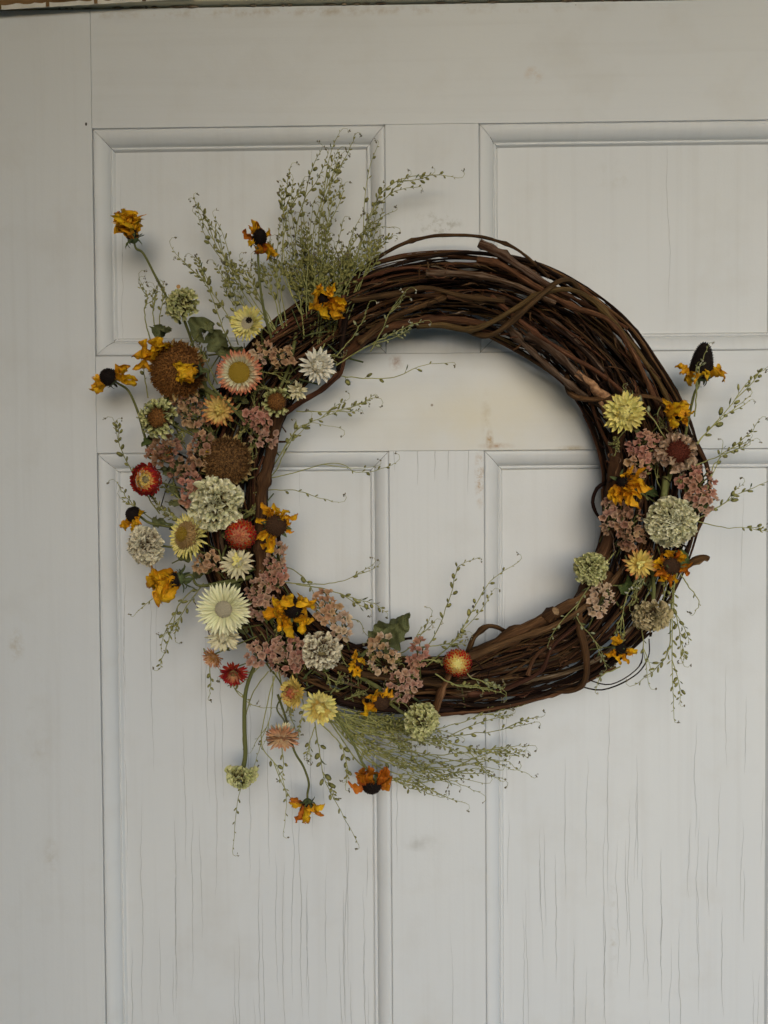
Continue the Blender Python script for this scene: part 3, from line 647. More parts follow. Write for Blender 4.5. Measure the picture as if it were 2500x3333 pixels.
def dome(name, mat, Rr, H, n, spike, mat4=None, parent=None, hole=0.0, seed=1, sw=0.55, flat=1.0, zoff=0.0):
    """seed-head: a dome closely set with small pointed florets, one mesh"""
    key = (name, mat.name, Rr, H, n, spike, hole, seed)
    if key not in CACHE:
        rn = random.Random(seed); mb = MB()
        K = 12; J = 6; vv = [(0, 0, H - 0.01)]; ff = []
        for j in range(1, J + 1):
            a = pi / 2 * j / J
            for k in range(K): vv.append((Rr * sin(a) * cos(2 * pi * k / K), Rr * sin(a) * sin(2 * pi * k / K), H * cos(a) ** flat - 0.01))
        for k in range(K): ff.append((0, 1 + k, 1 + (k + 1) % K))
        for j in range(J - 1):
            for k in range(K): ff.append((1 + j * K + k, 1 + (j + 1) * K + k, 1 + (j + 1) * K + (k + 1) % K, 1 + j * K + (k + 1) % K))
        mb.add(vv, ff, [(0.5, 0.2)] * len(vv))
        for i in range(n):
            fr = (i + 0.5) / n
            if fr < hole: continue
            q = math.sqrt(fr) ; a = q * pi / 2 * 0.99; az = i * 2.39996 + rn.uniform(-.1, .1)
            p = Vector((Rr * sin(a) * cos(az), Rr * sin(a) * sin(az), H * cos(a) ** flat))
            nr = Vector((sin(a) * cos(az) / Rr, sin(a) * sin(az) / Rr, (cos(a) + .05) / max(H, 0.05))).normalized()
            nr = (nr + Vector((rn.uniform(-.35, .35), rn.uniform(-.35, .35), rn.uniform(-.2, .2)))).normalized()
            h = spike * rn.uniform(0.6, 1.3); wq = sw * Rr * 1.7 / math.sqrt(n) * rn.uniform(.7, 1.2)
            t1 = nr.orthogonal().normalized(); t2 = nr.cross(t1)
            vv = [p - nr * 0.02 + (t1 * cos(b) + t2 * sin(b)) * wq for b in (0, 2.1, 4.2)]
            vv += [p + nr * h * .8 + (t1 * cos(b) + t2 * sin(b)) * wq * .55 for b in (0.3, 2.4, 4.5)] + [p + nr * h]
            mb.add(vv, [(0, 1, 4, 3), (1, 2, 5, 4), (2, 0, 3, 5), (3, 4, 6), (4, 5, 6), (5, 3, 6)], [(0.5, .3)] * 3 + [(.5, .8)] * 3 + [(.5, 1)])
        CACHE[key] = mb.mesh(name, mat, False)
    return ob(name, CACHE[key], parent, mat4)
def stem_part(parent, pts, r, mat=None, name='stem', taper=0.2, sides=6):
    """pts in world space"""
    inv = parent.matrix_world.inverted()
    path = smooth_path(pts, 6)
    sd = random.random() * 9
    mb = MB(); mb.add(*tube(path, lambda t: r * (1 - taper * t) * (1 + .12 * noise.noise(Vector((t * 7, sd, 0)))), sides))
    mb.v = [tuple(inv @ Vector(q)) for q in mb.v]
    return ob(name, mb.mesh(name, mat or STM), parent)
def default_stem(o, x, y, d, r=0.0011, mat=None):
    """short stem running from the flower back into the ring"""
    dx, dy = x - C0[0], y - C0[1]; L = math.hypot(dx, dy); th = math.degrees(math.atan2(-dy, dx)); i, oo = ring(th); m = (i + oo) / 2
    tx, ty = C0[0] + dx / L * m, C0[1] + dy / L * m
    tx += random.uniform(-30, 30); ty += random.uniform(30, 60)
    p0 = Vector(o.matrix_world.translation)
    bk = (o.matrix_world.to_3x3() @ Vector((0, 0, -1))).normalized()
    stem_part(o, [p0 + bk * 0.001, p0 + bk * 0.008, P(tx, ty, min(d, 0.05) * 0.7 + 0.01)], r, mat)

# ------------------------------------------------------------------ strawflowers
def strawflower(x, y, d, r, face, label, rings=(), disc=None, bud=None, roll=None, stem=True, cat='dried flower'):
    o = thing('strawflower', label, cat, face_matrix(P(x, y, d), face, random.random() * 6 if roll is None else roll, U(r, d)))
    for (n, mat, r0, z0, elev, L, W, curl) in rings:
        n = int(n * 1.3)
        vs = bracts(mat, curl); off = random.random() * 6
        for i in range(n):
            place(o, random.choice(vs), 'bract', off + 2 * pi * (i + random.uniform(-.22, .22)) / n, r0, z0, elev + random.uniform(-12, 12), L * random.uniform(.86, 1.08), W * 1.15 * random.uniform(.85, 1.15), random.uniform(-.25, .25))
    if disc:
        mat, Rr, H, n, spk = disc[:5]
        dome('disc', mat, Rr, H, n, spk, Matrix.Translation((0, 0, disc[5] if len(disc) > 5 else 0.04)), o, seed=int(x))
    if bud:
        mats, Rb, Hb, n, L = bud
        for i in range(n):
            fr = (i + .5) / n; phi = 12 + 80 * fr ** 0.7; az = i * 2.39996
            mt = mats[min(len(mats) - 1, int(fr * len(mats)))]
            vs = bracts(mt, 0.75, 0.42, 0.35)
            place(o, random.choice(vs), 'bract', az, Rb * sin(R(phi)), Hb * cos(R(phi)), 180 - phi - 22 + random.uniform(-5, 5), L, L * 1.15)
        ob('receptacle', dome_core(mats[0], Rb * .9, Hb * .8), o)
    if stem:
        if stem is True: default_stem(o, x, y, d, .0010)
        else: stem_part(o, [Vector(o.matrix_world.translation)] + [P(*q) for q in stem], .0010)
    return o
def dome_core(mat, Rb, Hb):
    k = ('core', mat.name, Rb, Hb)
    if k not in CACHE:
        K = 10; J = 5; vv = [(0, 0, Hb)]; ff = []
        for j in range(1, J + 1):
            a = pi / 2 * j / J
            for q in range(K): vv.append((Rb * sin(a) * cos(2 * pi * q / K), Rb * sin(a) * sin(2 * pi * q / K), Hb * cos(a)))
        for q in range(K): ff.append((0, 1 + q, 1 + (q + 1) % K))
        for j in range(J - 1):
            for q in range(K): ff.append((1 + j * K + q, 1 + (j + 1) * K + q, 1 + (j + 1) * K + (q + 1) % K, 1 + j * K + (q + 1) % K))
        CACHE[k] = me('receptacle', vv, ff, [(.5, .3)] * len(vv), mat)
    return CACHE[k]
SF = strawflower
SF(536, 699, .095, 42, (-.25, -.1), 'pale yellow strawflower with hollow grey and dark centre, under the tall green sprigs', [(20, YEL, .38, 0, 2, .62, .75, .3), (20, YEL, .36, .05, 16, .58, .7, .3), (18, YEL, .34, .1, 32, .48, .6, .3)], (GRY, .36, .06, 60, .02, .08))
dome('dark_patch', BLK, .17, .05, 60, .03, Matrix.Translation((-.02, .17, .12)), [o_ for o_ in COL.objects if o_.name == 'strawflower'][0], seed=4)
SF(518, 805, .10, 52, (.0, .08), 'coral tipped strawflower with a big ochre disc, right of the large brown seed head', [(24, COR, .5, 0, -4, .52, .62, .3), (24, COR, .48, .05, 12, .50, .6, .3), (22, CRM, .46, .1, 30, .36, .5, .3)], (OCH, .50, .12, 300, .05, .08))
SF(686, 792, .10, 42, (.3, -.05), 'white strawflower with long pointed bracts at the upper inner edge of the ring', [(15, WHT, .2, -.05, 2, .86, .9, .25), (15, WHT, .2, .05, 20, .76, .85, .3), (14, WHT, .2, .12, 42, .58, .8, .4)], None, ([WHT, WHT], .36, .42, 22, .42))
SF(643, 843, .09, 25, (.0, .2), 'small half-open cream strawflower below the white one', [(10, CRM, .15, 0, 10, .9, 1.2, .3), (9, CRM, .15, .1, 35, .7, 1.1, .4)], None, ([CRM], .3, .5, 10, .5))
SF(475, 886, .10, 40, (.0, .1), 'yellow strawflower with reddish tips behind a crossing green stem', [(15, YRD, .25, 0, 4, .78, .95, .3), (14, YRD, .25, .08, 22, .66, .9, .35)], None, ([GLD, GLD], .34, .4, 20, .42))
SF(318, 1036, .095, 42, (-.15, .0), 'red rimmed strawflower with hollow yellow centre and green button, far left', [(36, DRD, .70, -.08, 15, .28, .7, .6), (36, DRD, .72, .0, 40, .28, .65, .7), (36, DRD, .72, .07, 65, .28, .6, .7), (34, RED, .70, .14, 95, .30, .55, .6), (30, AMB, .60, .16, 120, .34, .5, .4), (24, GLD, .44, .12, 140, .28, .42, .3), (16, GLD, .22, .06, 50, .26, .3, .3)], (TNF, .20, .12, 60, .04, .1))
SF(408, 1157, .10, 44, (-.62, -.25), 'side-turned yellow strawflower with a fuzzy ochre dome', [(26, YEL, .5, -.05, -6, .78, .66, .3), (26, YEL, .50, .0, 8, .74, .62, .3), (24, YEL, .5, .05, 20, .62, .56, .3)], (FUZ, .68, .48, 520, .13, .02))
dome('yellow_centre', OCH, .34, .14, 120, .08, Matrix.Translation((0, 0, .46)), bpy.data.objects[[o_.name for o_ in COL.objects if o_.name.startswith('strawflower')][-1]], seed=3)
o = SF(521, 1153, .10, 42, (.1, .15), 'closed red-orange strawflower ball beside the black-centred yellow flower', [(26, DRD, .6, -.25, 60, .45, .6, .6)], None, ([SAL, SAL, RED, RED, DRD, DRD], .86, .62, 105, .42))
SF(514, 1218, .10, 38, (.1, -.45), 'cream strawflower with a plump bud opening upward, above the biggest white one', [(14, CRM, .2, -.05, 0, .86, .95, .25), (13, CRM, .2, .05, 20, .8, .9, .3)], None, ([YEL, CRM], .34, .66, 20, .6))
SF(484, 1315, .115, 62, (.02, .05), 'largest greenish-white strawflower with round grey-tan disc, lower left', [(30, LEM, .33, 0, 0, .70, .55, .15), (30, LEM, .32, .04, 10, .66, .52, .2), (26, LEM, .31, .07, 22, .54, .46, .25)], (GRY, .32, .10, 200, .015, .08))
SF(484, 1372, .09, 40, (.0, .5), 'cream strawflower peeking out beneath the biggest white strawflower', [(16, CRM, .2, 0, 4, .84, 1.0, .3), (16, CRM, .2, .08, 22, .74, .9, .3)], None, ([CRM], .36, .4, 16, .44))
SF(505, 1452, .095, 34, (.1, .5), 'crimson strawflower at the lower left edge of the wreath', [(22, DRD, .3, 0, 5, .72, .8, .3), (22, DRD, .3, .1, 30, .62, .75, .4), (16, SAL, .2, .2, 50, .5, .6, .4)], (TBR, .3, .2, 60, .1))
SF(463, 1418, .085, 26, (-.5, .5), 'orange fringed strawflower seen from the side beneath the cream one', [(26, ORG, .3, 0, 20, .8, .6, .2), (26, PCH, .28, .1, 45, .75, .5, .2)], (ORG, .3, .3, 60, .3))
SF(637, 1495, .095, 38, (-.7, -.1), 'yellow strawflower with brown inner bracts, turned left at the lower edge', [(20, GLD, .35, 0, 5, .66, .8, .3), (20, GLD, .35, .08, 28, .62, .75, .4), (16, YRD, .3, .15, 55, .5, .7, .5)], None, ([SAL, ORG], .4, .45, 22, .5))
SF(691, 1527, .105, 42, (.05, .12), 'butter yellow strawflower with a round bud centre, lowest in the ring', [(18, YEL, .3, -.02, 2, .72, .95, .3), (18, YEL, .3, .06, 18, .68, .9, .3), (16, GLD, .28, .12, 40, .52, .85, .45)], None, ([YEL, YEL], .34, .36, 18, .44))
SF(609, 1594, .07, 38, (.05, 1.15), 'peach strawflower hanging face down on a thin stem below the wreath', [(22, PCH, .25, 0, -40, .8, .85, .3), (22, PCH, .25, -.05, -15, .86, .8, .3), (22, PCH, .25, .05, 15, .8, .8, .3), (18, CRM, .22, -.2, -62, .7, .8, .3)], (PCH, .3, .2, 40, .1), stem=[(615, 1560, .06), (598, 1530, .06), (612, 1490, .055), (590, 1450, .05)])
SF(988, 1430, .105, 37, (-.05, .02), 'deep red strawflower with a yellow star centre, alone at the bottom of the ring', [(30, DRD, .62, -.22, 45, .42, .5, .6)], None, ([YEL, GLD, AMB, RED, RED, RED, DRD, DRD], .88, .5, 130, .36))
SF(1348, 892, .105, 47, (-.2, -.05), 'double pale yellow strawflower on the right side of the ring', [(17, YEL, .25, -.05, 0, .80, .95, .3), (17, YEL, .25, .03, 14, .76, .9, .3), (16, YEL, .25, .1, 30, .62, .85, .4)], None, ([YEL, YEL], .44, .44, 30, .44))
SF(1381, 1217, .10, 36, (-.15, -.05), 'yellow and peach strawflower with pointed bud, lower right', [(13, YRD, .22, 0, 4, .82, 1.0, .25), (13, GLD, .22, .08, 22, .72, .95, .3)], None, ([YEL, GLD], .3, .45, 16, .48))
SF(352, 985, .075, 28, (-.2, -1.3), 'orange fringed strawflower seen from behind, above the red rimmed one', [(26, ORG, .3, 0, 20, .8, .5, .2), (26, PCH, .28, .1, 45, .75, .5, .2)], (ORG, .3, .3, 60, .3))

# ------------------------------------------------------------------ zinnias
def zinnia(x, y, d, r, face, label, mat, n=120, center=None, keep=None, H=.45, rim=-25, stem=True, inner=0.0, L=(.30, .56), sr=.0016):
    n = int(n * 1.05)
    o = thing('zinnia', label, 'dried flower', face_matrix(P(x, y, d), face, random.random() * 6, U(r * .93, d)))
    vs = zpetals(mat)
    for i in range(n):
        fr = (i + .5) / n
        if fr < inner: continue
        az = i * 2.39996 + random.uniform(-.12, .12)
        if keep and not keep((az - 0) % 6.2832, fr): continue
        q = math.sqrt(fr)
        place(o, random.choice(vs), 'petal', az, .70 * q, H * (1 - q * q) * .8, 80 - (80 - rim) * q + random.uniform(-24, 24), (L[0] + (L[1] - L[0]) * q) * random.uniform(.8, 1.15), (L[0] + (L[1] - L[0]) * q) * random.uniform(.75, 1.1), random.uniform(-.5, .5))
    if center:
        cm, cr_, ch, cn, cs = center
        dome('disc', cm, cr_, ch, cn, cs, Matrix.Translation((0, 0, H * .35)), o, seed=int(x))
    ob('receptacle', dome_core(BRC, .72, H * .55), o)
    if stem:
        if stem is True: default_stem(o, x, y, d, sr)
        else: stem_part(o, [Vector(o.matrix_world.translation)] + [P(*q) for q in stem], sr * 1.2)
    return o
ZN = zinnia
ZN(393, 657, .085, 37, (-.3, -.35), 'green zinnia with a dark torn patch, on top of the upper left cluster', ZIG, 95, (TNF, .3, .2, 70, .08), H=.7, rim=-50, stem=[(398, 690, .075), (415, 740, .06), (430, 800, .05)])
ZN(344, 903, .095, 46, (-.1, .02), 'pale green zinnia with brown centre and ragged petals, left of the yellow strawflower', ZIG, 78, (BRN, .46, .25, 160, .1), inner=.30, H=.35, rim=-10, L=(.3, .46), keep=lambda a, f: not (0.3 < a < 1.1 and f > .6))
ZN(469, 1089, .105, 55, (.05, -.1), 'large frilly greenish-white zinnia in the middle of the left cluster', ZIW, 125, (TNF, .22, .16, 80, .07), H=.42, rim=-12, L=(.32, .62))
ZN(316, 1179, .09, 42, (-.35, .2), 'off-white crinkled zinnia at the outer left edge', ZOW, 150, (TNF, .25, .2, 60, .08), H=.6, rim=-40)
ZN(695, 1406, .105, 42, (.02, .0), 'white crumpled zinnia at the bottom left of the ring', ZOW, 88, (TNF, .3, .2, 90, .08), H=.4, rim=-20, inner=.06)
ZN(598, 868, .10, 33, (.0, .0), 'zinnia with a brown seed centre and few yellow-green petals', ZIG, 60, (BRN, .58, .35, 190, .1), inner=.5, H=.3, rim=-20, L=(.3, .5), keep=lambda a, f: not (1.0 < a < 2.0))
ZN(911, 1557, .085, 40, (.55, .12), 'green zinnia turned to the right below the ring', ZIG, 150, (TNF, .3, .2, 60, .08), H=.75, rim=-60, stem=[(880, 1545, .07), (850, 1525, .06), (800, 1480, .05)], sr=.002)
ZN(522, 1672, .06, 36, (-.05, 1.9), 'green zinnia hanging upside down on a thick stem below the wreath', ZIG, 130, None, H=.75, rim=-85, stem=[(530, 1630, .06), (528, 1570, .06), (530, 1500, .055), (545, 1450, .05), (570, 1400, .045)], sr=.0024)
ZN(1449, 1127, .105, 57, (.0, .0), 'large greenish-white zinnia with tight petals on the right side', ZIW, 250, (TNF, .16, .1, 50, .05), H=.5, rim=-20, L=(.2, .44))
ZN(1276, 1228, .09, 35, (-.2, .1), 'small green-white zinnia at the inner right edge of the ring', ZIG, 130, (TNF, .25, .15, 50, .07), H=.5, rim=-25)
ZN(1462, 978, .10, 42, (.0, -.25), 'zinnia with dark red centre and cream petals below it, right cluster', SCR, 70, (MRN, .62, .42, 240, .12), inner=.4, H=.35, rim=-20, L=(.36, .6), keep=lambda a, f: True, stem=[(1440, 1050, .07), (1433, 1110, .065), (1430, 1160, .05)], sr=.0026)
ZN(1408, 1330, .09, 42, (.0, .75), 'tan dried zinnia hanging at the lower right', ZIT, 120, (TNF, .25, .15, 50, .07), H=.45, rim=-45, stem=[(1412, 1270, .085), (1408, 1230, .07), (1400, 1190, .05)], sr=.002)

# ------------------------------------------------------------------ large sunflower seed heads
def sunhead(x, y, d, r, face, label, mat, bract_az, rays=()):
    o = thing('sunflower_head', label, 'dried flower', face_matrix(P(x, y, d), face, 0, U(r, d)))
    dome('seed_disc', mat, .98, .28, 1000, .12, None, o, seed=int(x), sw=.55)
    bv = variants(('tb',), 5, lambda i: petal('bract', TBR, 6, 3, .5, 'leaf', .2, (.3, -.9), .2, .3 * (i - 2), i * 7, .1 * (i - 2)))
    for i in range(22):
        a = 2 * pi * i / 22 + random.uniform(-.1, .1)
        place(o, random.choice(bv), 'bract', a, .78, -.06 - .08 * (i % 2), random.uniform(-15, 40), random.uniform(.36, .52), .45)
    for (az, el, L, W, kd, rl) in rays:
        place(o, rpetals(RUD, kd)[int(az * 10) % 9], 'ray_petal', R(az), .82, .02, el, L, W, rl)
    default_stem(o, x, y, d, .004); return o
sunhead(384, 800, .085, 60, (-.1, .05), 'big round brown sunflower seed head with a few yellow petals at its upper left', BRN, 0,
        [(128, 25, .72, 1.1, 'open', .3), (142, 15, 1.05, 1.0, 'wild', -.3), (118, 35, .6, 1.0, 'open', .1), (160, 10, .95, .8, 'open', .6), (172, 5, .85, .7, 'wild', .2), (105, 30, .45, .8, 'open', .3), (150, 30, .6, .9, 'cupin', .3)])
sunhead(491, 995, .09, 50, (.1, .05), 'second brown sunflower head with dark florets, right of the pink statice', DBR, 0, [(150, 40, .45, .5, 'open', .2)])

# ------------------------------------------------------------------ black-eyed susans
def susan(x, y, d, r, face, label, kind='open', n=9, elev=10, cone=(.42, .5), mat=None, cmat=None, az=None, L=1.0, Wd=1.0, stem=True, sep='up', conez=0.05, sepmat=None, nsep=7, roll=0.0):
    o = thing('black_eyed_susan', label, 'dried flower', face_matrix(P(x, y, d), face, roll, U(r, d)))
    dome('cone', cmat or BLK, cone[0], cone[1], 260, .05, Matrix.Translation((0, 0, conez)), o, seed=int(x))
    azs = az if az else [] if n == 0 else [360 * i / n + random.uniform(-12, 12) for i in range(n)]
    L *= 1.12
    azs = [x_ for a in azs for x_ in ([a] if random.random() < .45 else [a, ((a[0] + random.uniform(8, 20), a[1] + random.uniform(-20, 20), a[2] * random.uniform(.7, .95), a[3]) if isinstance(a, tuple) else a + random.uniform(10, 22))])]
    for i, a in enumerate(azs):
        m_ = RUO if mat == 'mix' and i % 3 == 0 else (RUD if mat in (None, 'mix') else mat)
        ent = (a[0], a[1], a[2] * 1.1, a[3]) if isinstance(a, tuple) else (a, elev + random.uniform(-14, 14), L * random.uniform(.8, 1.1), kind)
        place(o, random.choice(rpetals(m_, ent[3])), 'ray_petal', R(ent[0]), cone[0] * .75, 0, ent[1], ent[2], Wd * random.uniform(.85, 1.15) * ent[2] ** .5, random.uniform(-.7, .7))
    sv = variants(('sep', (sepmat or SEP).name), 5, lambda i: petal('sepal', sepmat or SEP, 7, 2, .26, 'leaf', .2, (.2 + .3 * (i - 2), .8 * (i - 2)), .25, .4 * (i - 2), i * 13, .2 * (i - 2)))
    for i in range(nsep):
        e = {'up': 45, 'flat': 0, 'down': -50}[sep]
        place(o, random.choice(sv), 'sepal', 2 * pi * i / max(nsep, 1) + random.uniform(-.3, .3), cone[0] * .5, -.1, e + random.uniform(-25, 25), random.uniform(.45, .75), .7)
    ob('receptacle', dome_core(DSP, cone[0] * .98, .06), o)
    cup = ob('calyx', dome_core(SEP, cone[0] * .93, .32), o, Matrix.Rotation(pi, 4, 'X'))
    if stem:
        if stem is True: default_stem(o, x, y, d, .0010)
        else:
            bk = (o.matrix_world.to_3x3() @ Vector((0, 0, -1))).normalized()
            p0 = Vector(o.matrix_world.translation)
            stem_part(o, [p0 + bk * U(r, d) * .2, p0 + bk * U(r, d) * .6] + [P(*q) for q in stem], .0013, taper=-.25)
    return o
BS = susan
BS(287, 514, .07, 38, (-.35, -1.9), 'orange black-eyed susan closed like a cup on a tall stem, far upper left', 'cupin', 11, 68, (.34, .75), L=1.35, Wd=1.5, sep='flat', nsep=9, stem=[(310, 548, .065), (335, 595, .06), (362, 645, .055), (390, 700, .05)])
BS(560, 520, .075, 34, (.35, -.7), 'orange black-eyed susan with twisted petals among the tall green sprigs', 'wild', 8, 20, (.45, .8), 'mix', sep='down', L=1.0, Wd=.9, az=[(170, 25, 1.1, 'open'), (120, 60, 1.1, 'open'), (80, 70, 1.1, 'open'), (210, 20, .9, 'droop'), (270, -20, 1.1, 'droop'), (300, -30, 1.3, 'droop'), (20, 45, .9, 'open'), (320, -50, 1.2, 'open')], stem=[(560, 600, .07), (572, 680, .06), (590, 740, .05)])
BS(700, 645, .10, 40, (-.1, -.2), 'curled orange black-eyed susan where the green sprigs meet the vines', 'wild', 9, 35, (.38, .35), az=[(150, 45, 1.0, 'cupin'), (100, 60, .8, 'cupin'), (190, 40, 1.0, 'cupin'), (230, 30, .9, 'wild'), (60, 60, .7, 'cupin'), (280, 10, 1.0, 'wild'), (310, 0, 1.3, 'open'), (325, 0, 1.5, 'wild'), (20, 30, .9, 'cupin'), (0, 40, .8, 'cupin')])
BS(428, 800, .115, 36, (-1.6, .25), 'drooping yellow black-eyed susan lying on the big brown seed head', 'cupin', 9, 62, (.36, .7), L=1.35, Wd=1.1, sep='flat', nsep=8, stem=[(455, 830, .11), (500, 880, .105), (545, 930, .08), (570, 960, .06)])
BS(240, 818, .07, 32, (-.7, -.6), 'black-coned yellow flower with petals drooping to both sides, far left', 'wild', 6, 0, (.62, .75), az=[(20, -10, 1.4, 'wild'), (0, -30, 1.7, 'open'), (350, -35, 2.0, 'wild'), (215, 0, 1.1, 'wild'), (235, -5, 1.2, 'open'), (250, 10, 1.0, 'cupin'), (200, 5, 1.0, 'open')], sepmat=DSP, sep='down', nsep=8, stem=[(278, 845, .065), (298, 890, .06), (312, 940, .055), (325, 985, .05)], cmat=BLK)
BS(597, 1134, .10, 48, (.05, .05), 'yellow flower with round black-brown disc at the inner left edge of the ring', 'open', 9, 0, (.50, .3), az=[(80, 25, .85, 'open'), (105, 20, .95, 'open'), (55, 20, .8, 'wild'), (25, 10, .75, 'wild'), (160, 0, .7, 'open'), (200, 0, .75, 'wild'), (240, -5, 1.0, 'wild'), (255, 0, 1.1, 'open'), (330, 0, .5, 'wild'), (0, 20, .5, 'open'), (40, 40, .6, 'cupin'), (135, 10, .6, 'wild')], Wd=.75, cmat=BRC)
BS(632, 1316, .10, 50, (.25, -.25), 'yellow black-eyed susan with petals curled round an oval black cone, lower left inside', 'wild', 12, 15, (.42, .5), az=[(95, 55, .9, 'cupin'), (60, 55, .9, 'cupin'), (30, 30, .9, 'cupin'), (0, 20, .8, 'wild'), (325, 10, .8, 'wild'), (290, 5, .9, 'wild'), (265, 0, 1.0, 'wild'), (240, 0, 1.0, 'wild'), (215, 5, .9, 'cupin'), (190, 20, .95, 'open'), (165, 25, .8, 'cupin'), (130, 40, .8, 'cupin'), (200, -15, 1.1, 'open')], Wd=1.0)
BS(386, 1250, .09, 47, (-2.8, .8), 'closed yellow black-eyed susan pointing left with spiky green sepals', 'cupin', 9, 74, (.34, .8), L=1.45, Wd=1.35, sep='down', nsep=10, az=[(20, 74, 1.4, 'cupin'), (60, 76, 1.4, 'cupin'), (100, 74, 1.4, 'cupin'), (140, 76, 1.3, 'cupin'), (180, 70, 1.4, 'cupin'), (220, 72, 1.4, 'cupin'), (260, 60, 1.4, 'open'), (280, 30, 1.3, 'open'), (300, 74, 1.3, 'cupin'), (340, 74, 1.4, 'cupin')], stem=[(430, 1265, .085), (490, 1255, .08), (545, 1250, .06)])
BS(292, 1112, .075, 26, (-.5, -.3), 'black-coned flower with small golden petals under the red rimmed strawflower', 'wild', 6, 0, (.68, .8), az=[(330, 30, 1.0, 'cupin'), (300, 10, .9, 'wild'), (240, -10, 1.1, 'wild'), (215, 0, 1.2, 'open'), (0, 0, .9, 'cupin'), (270, -20, 1.1, 'open')], sepmat=SEP, sep='flat', stem=[(325, 1130, .065), (380, 1140, .055)])
BS(775, 1427, .09, 28, (.2, .1), 'half-hidden orange flower beside the white crumpled zinnia', 'cupin', 8, 35, (.4, .4), az=[(120, 40, 1, 'cupin'), (160, 35, 1, 'cupin'), (200, 25, 1.1, 'wild'), (240, 20, 1.2, 'wild'), (270, 20, 1.0, 'open'), (60, 50, .9, 'cupin'), (20, 40, .8, 'cupin')], cmat=BRC)
BS(822, 1512, .09, 34, (.45, .35), 'yellow flower with brown cone at the lower ring edge, left of the sideways green zinnia', 'wild', 7, 0, (.55, .65), az=[(150, 10, 1.0, 'open'), (120, 20, 1.0, 'wild'), (195, 0, 1.1, 'wild'), (225, -5, 1.1, 'wild'), (90, 40, .9, 'cupin'), (60, 45, .7, 'cupin')], cmat=BRC)
BS(803, 1695, .06, 36, (.1, 2.6), 'burnt orange flower hanging with its black cone down, bottom centre', 'droop', 9, 20, (.62, .62), mat=RUO, az=[(0, 10, 1.2, 'droop'), (180, 5, 1.0, 'droop'), (120, -65, 1.1, 'open'), (60, -65, 1.1, 'open'), (90, -70, 1.2, 'wild'), (30, -60, 1.2, 'wild'), (150, -60, 1.1, 'wild'), (270, -65, 1.1, 'open'), (240, -60, 1.2, 'wild'), (300, -65, 1.1, 'open'), (210, -50, 1.0, 'open'), (330, -50, 1.1, 'wild')], conez=-.08, sep='down', stem=[(783, 1648, .058), (765, 1610, .055), (735, 1560, .05), (720, 1510, .045)])
BS(664, 1735, .06, 34, (.05, 2.6), 'drooping orange flower with green sepals, lowest of all below the wreath', 'cupin', 9, 55, (.36, .7), mat='mix', L=1.25, Wd=.8, sep='flat', nsep=9, az=[(180, -45, 1.0, 'open'), (170, -20, .9, 'wild'), (200, 45, 1.3, 'cupin'), (240, 60, 1.3, 'open'), (280, 60, 1.4, 'wild'), (320, 50, 1.3, 'open'), (0, 10, .9, 'wild'), (120, 60, 1.2, 'open'), (60, 60, 1.2, 'open')], stem=[(667, 1690, .058), (655, 1655, .055), (635, 1620, .055), (620, 1560, .05), (600, 1500, .05)])
BS(1512, 812, .065, 36, (.08, -3.2), 'yellow flower with a tall black cone standing above the right side', 'droop', 8, 0, (.70, 2.05), az=[(200, 10, 1.1, 'droop'), (180, 20, 1.1, 'droop'), (225, 15, 1.0, 'droop'), (270, 30, 1.0, 'droop'), (300, 20, 1.1, 'droop'), (330, 20, 1.3, 'droop'), (350, 35, 1.2, 'open'), (150, 20, 1.0, 'wild'), (30, 20, 1.0, 'droop')], Wd=.9, sep='down', nsep=9, stem=[(1500, 850, .065), (1488, 900, .06), (1478, 950, .055), (1465, 990, .05)], conez=-.05)
BS(1452, 897, .10, 37, (.15, .1), 'orange-yellow flower with folded petals under the tall black cone', 'cupin', 8, 45, (.34, .3), L=1.0, Wd=1.3, az=[(40, 25, 1.0, 'cupin'), (0, 25, 1.1, 'cupin'), (320, 30, 1.0, 'cupin'), (80, 40, 1.0, 'open'), (120, 40, 1.0, 'cupin'), (160, 35, 1.0, 'cupin'), (200, 30, 1.0, 'cupin'), (100, 30, 1.1, 'cupin')])
BS(1345, 1040, .095, 42, (-.5, -.1), 'golden flower with finger-like petals fanning to the right on the inner right side', 'wild', 8, 30, (.3, .25), az=[(20, 15, 1.2, 'wild'), (350, 10, 1.4, 'open'), (325, 10, 1.4, 'wild'), (300, 5, 1.4, 'open'), (280, 5, 1.2, 'wild'), (255, 0, 1.1, 'open'), (60, 30, .8, 'cupin'), (235, 0, 1.0, 'wild'), (310, 30, 1.0, 'open')], Wd=.72)
BS(1449, 1222, .10, 38, (.0, .0), 'orange flower with round dark brown disc and frilly rim, lower right', 'wild', 11, 5, (.52, .25), mat='mix', L=.78, Wd=.95, cmat=BRC)
BS(1340, 1400, .09, 28, (.05, .1), 'small yellow flower with dark centre, lowest of the right cluster', 'open', 6, 5, (.45, .25), az=[(110, 20, 1.1, 'wild'), (135, 10, .9, 'open'), (200, 0, 1.0, 'wild'), (300, 0, 1.1, 'wild'), (330, 0, 1.0, 'open'), (260, 0, .9, 'wild')], Wd=1.0)
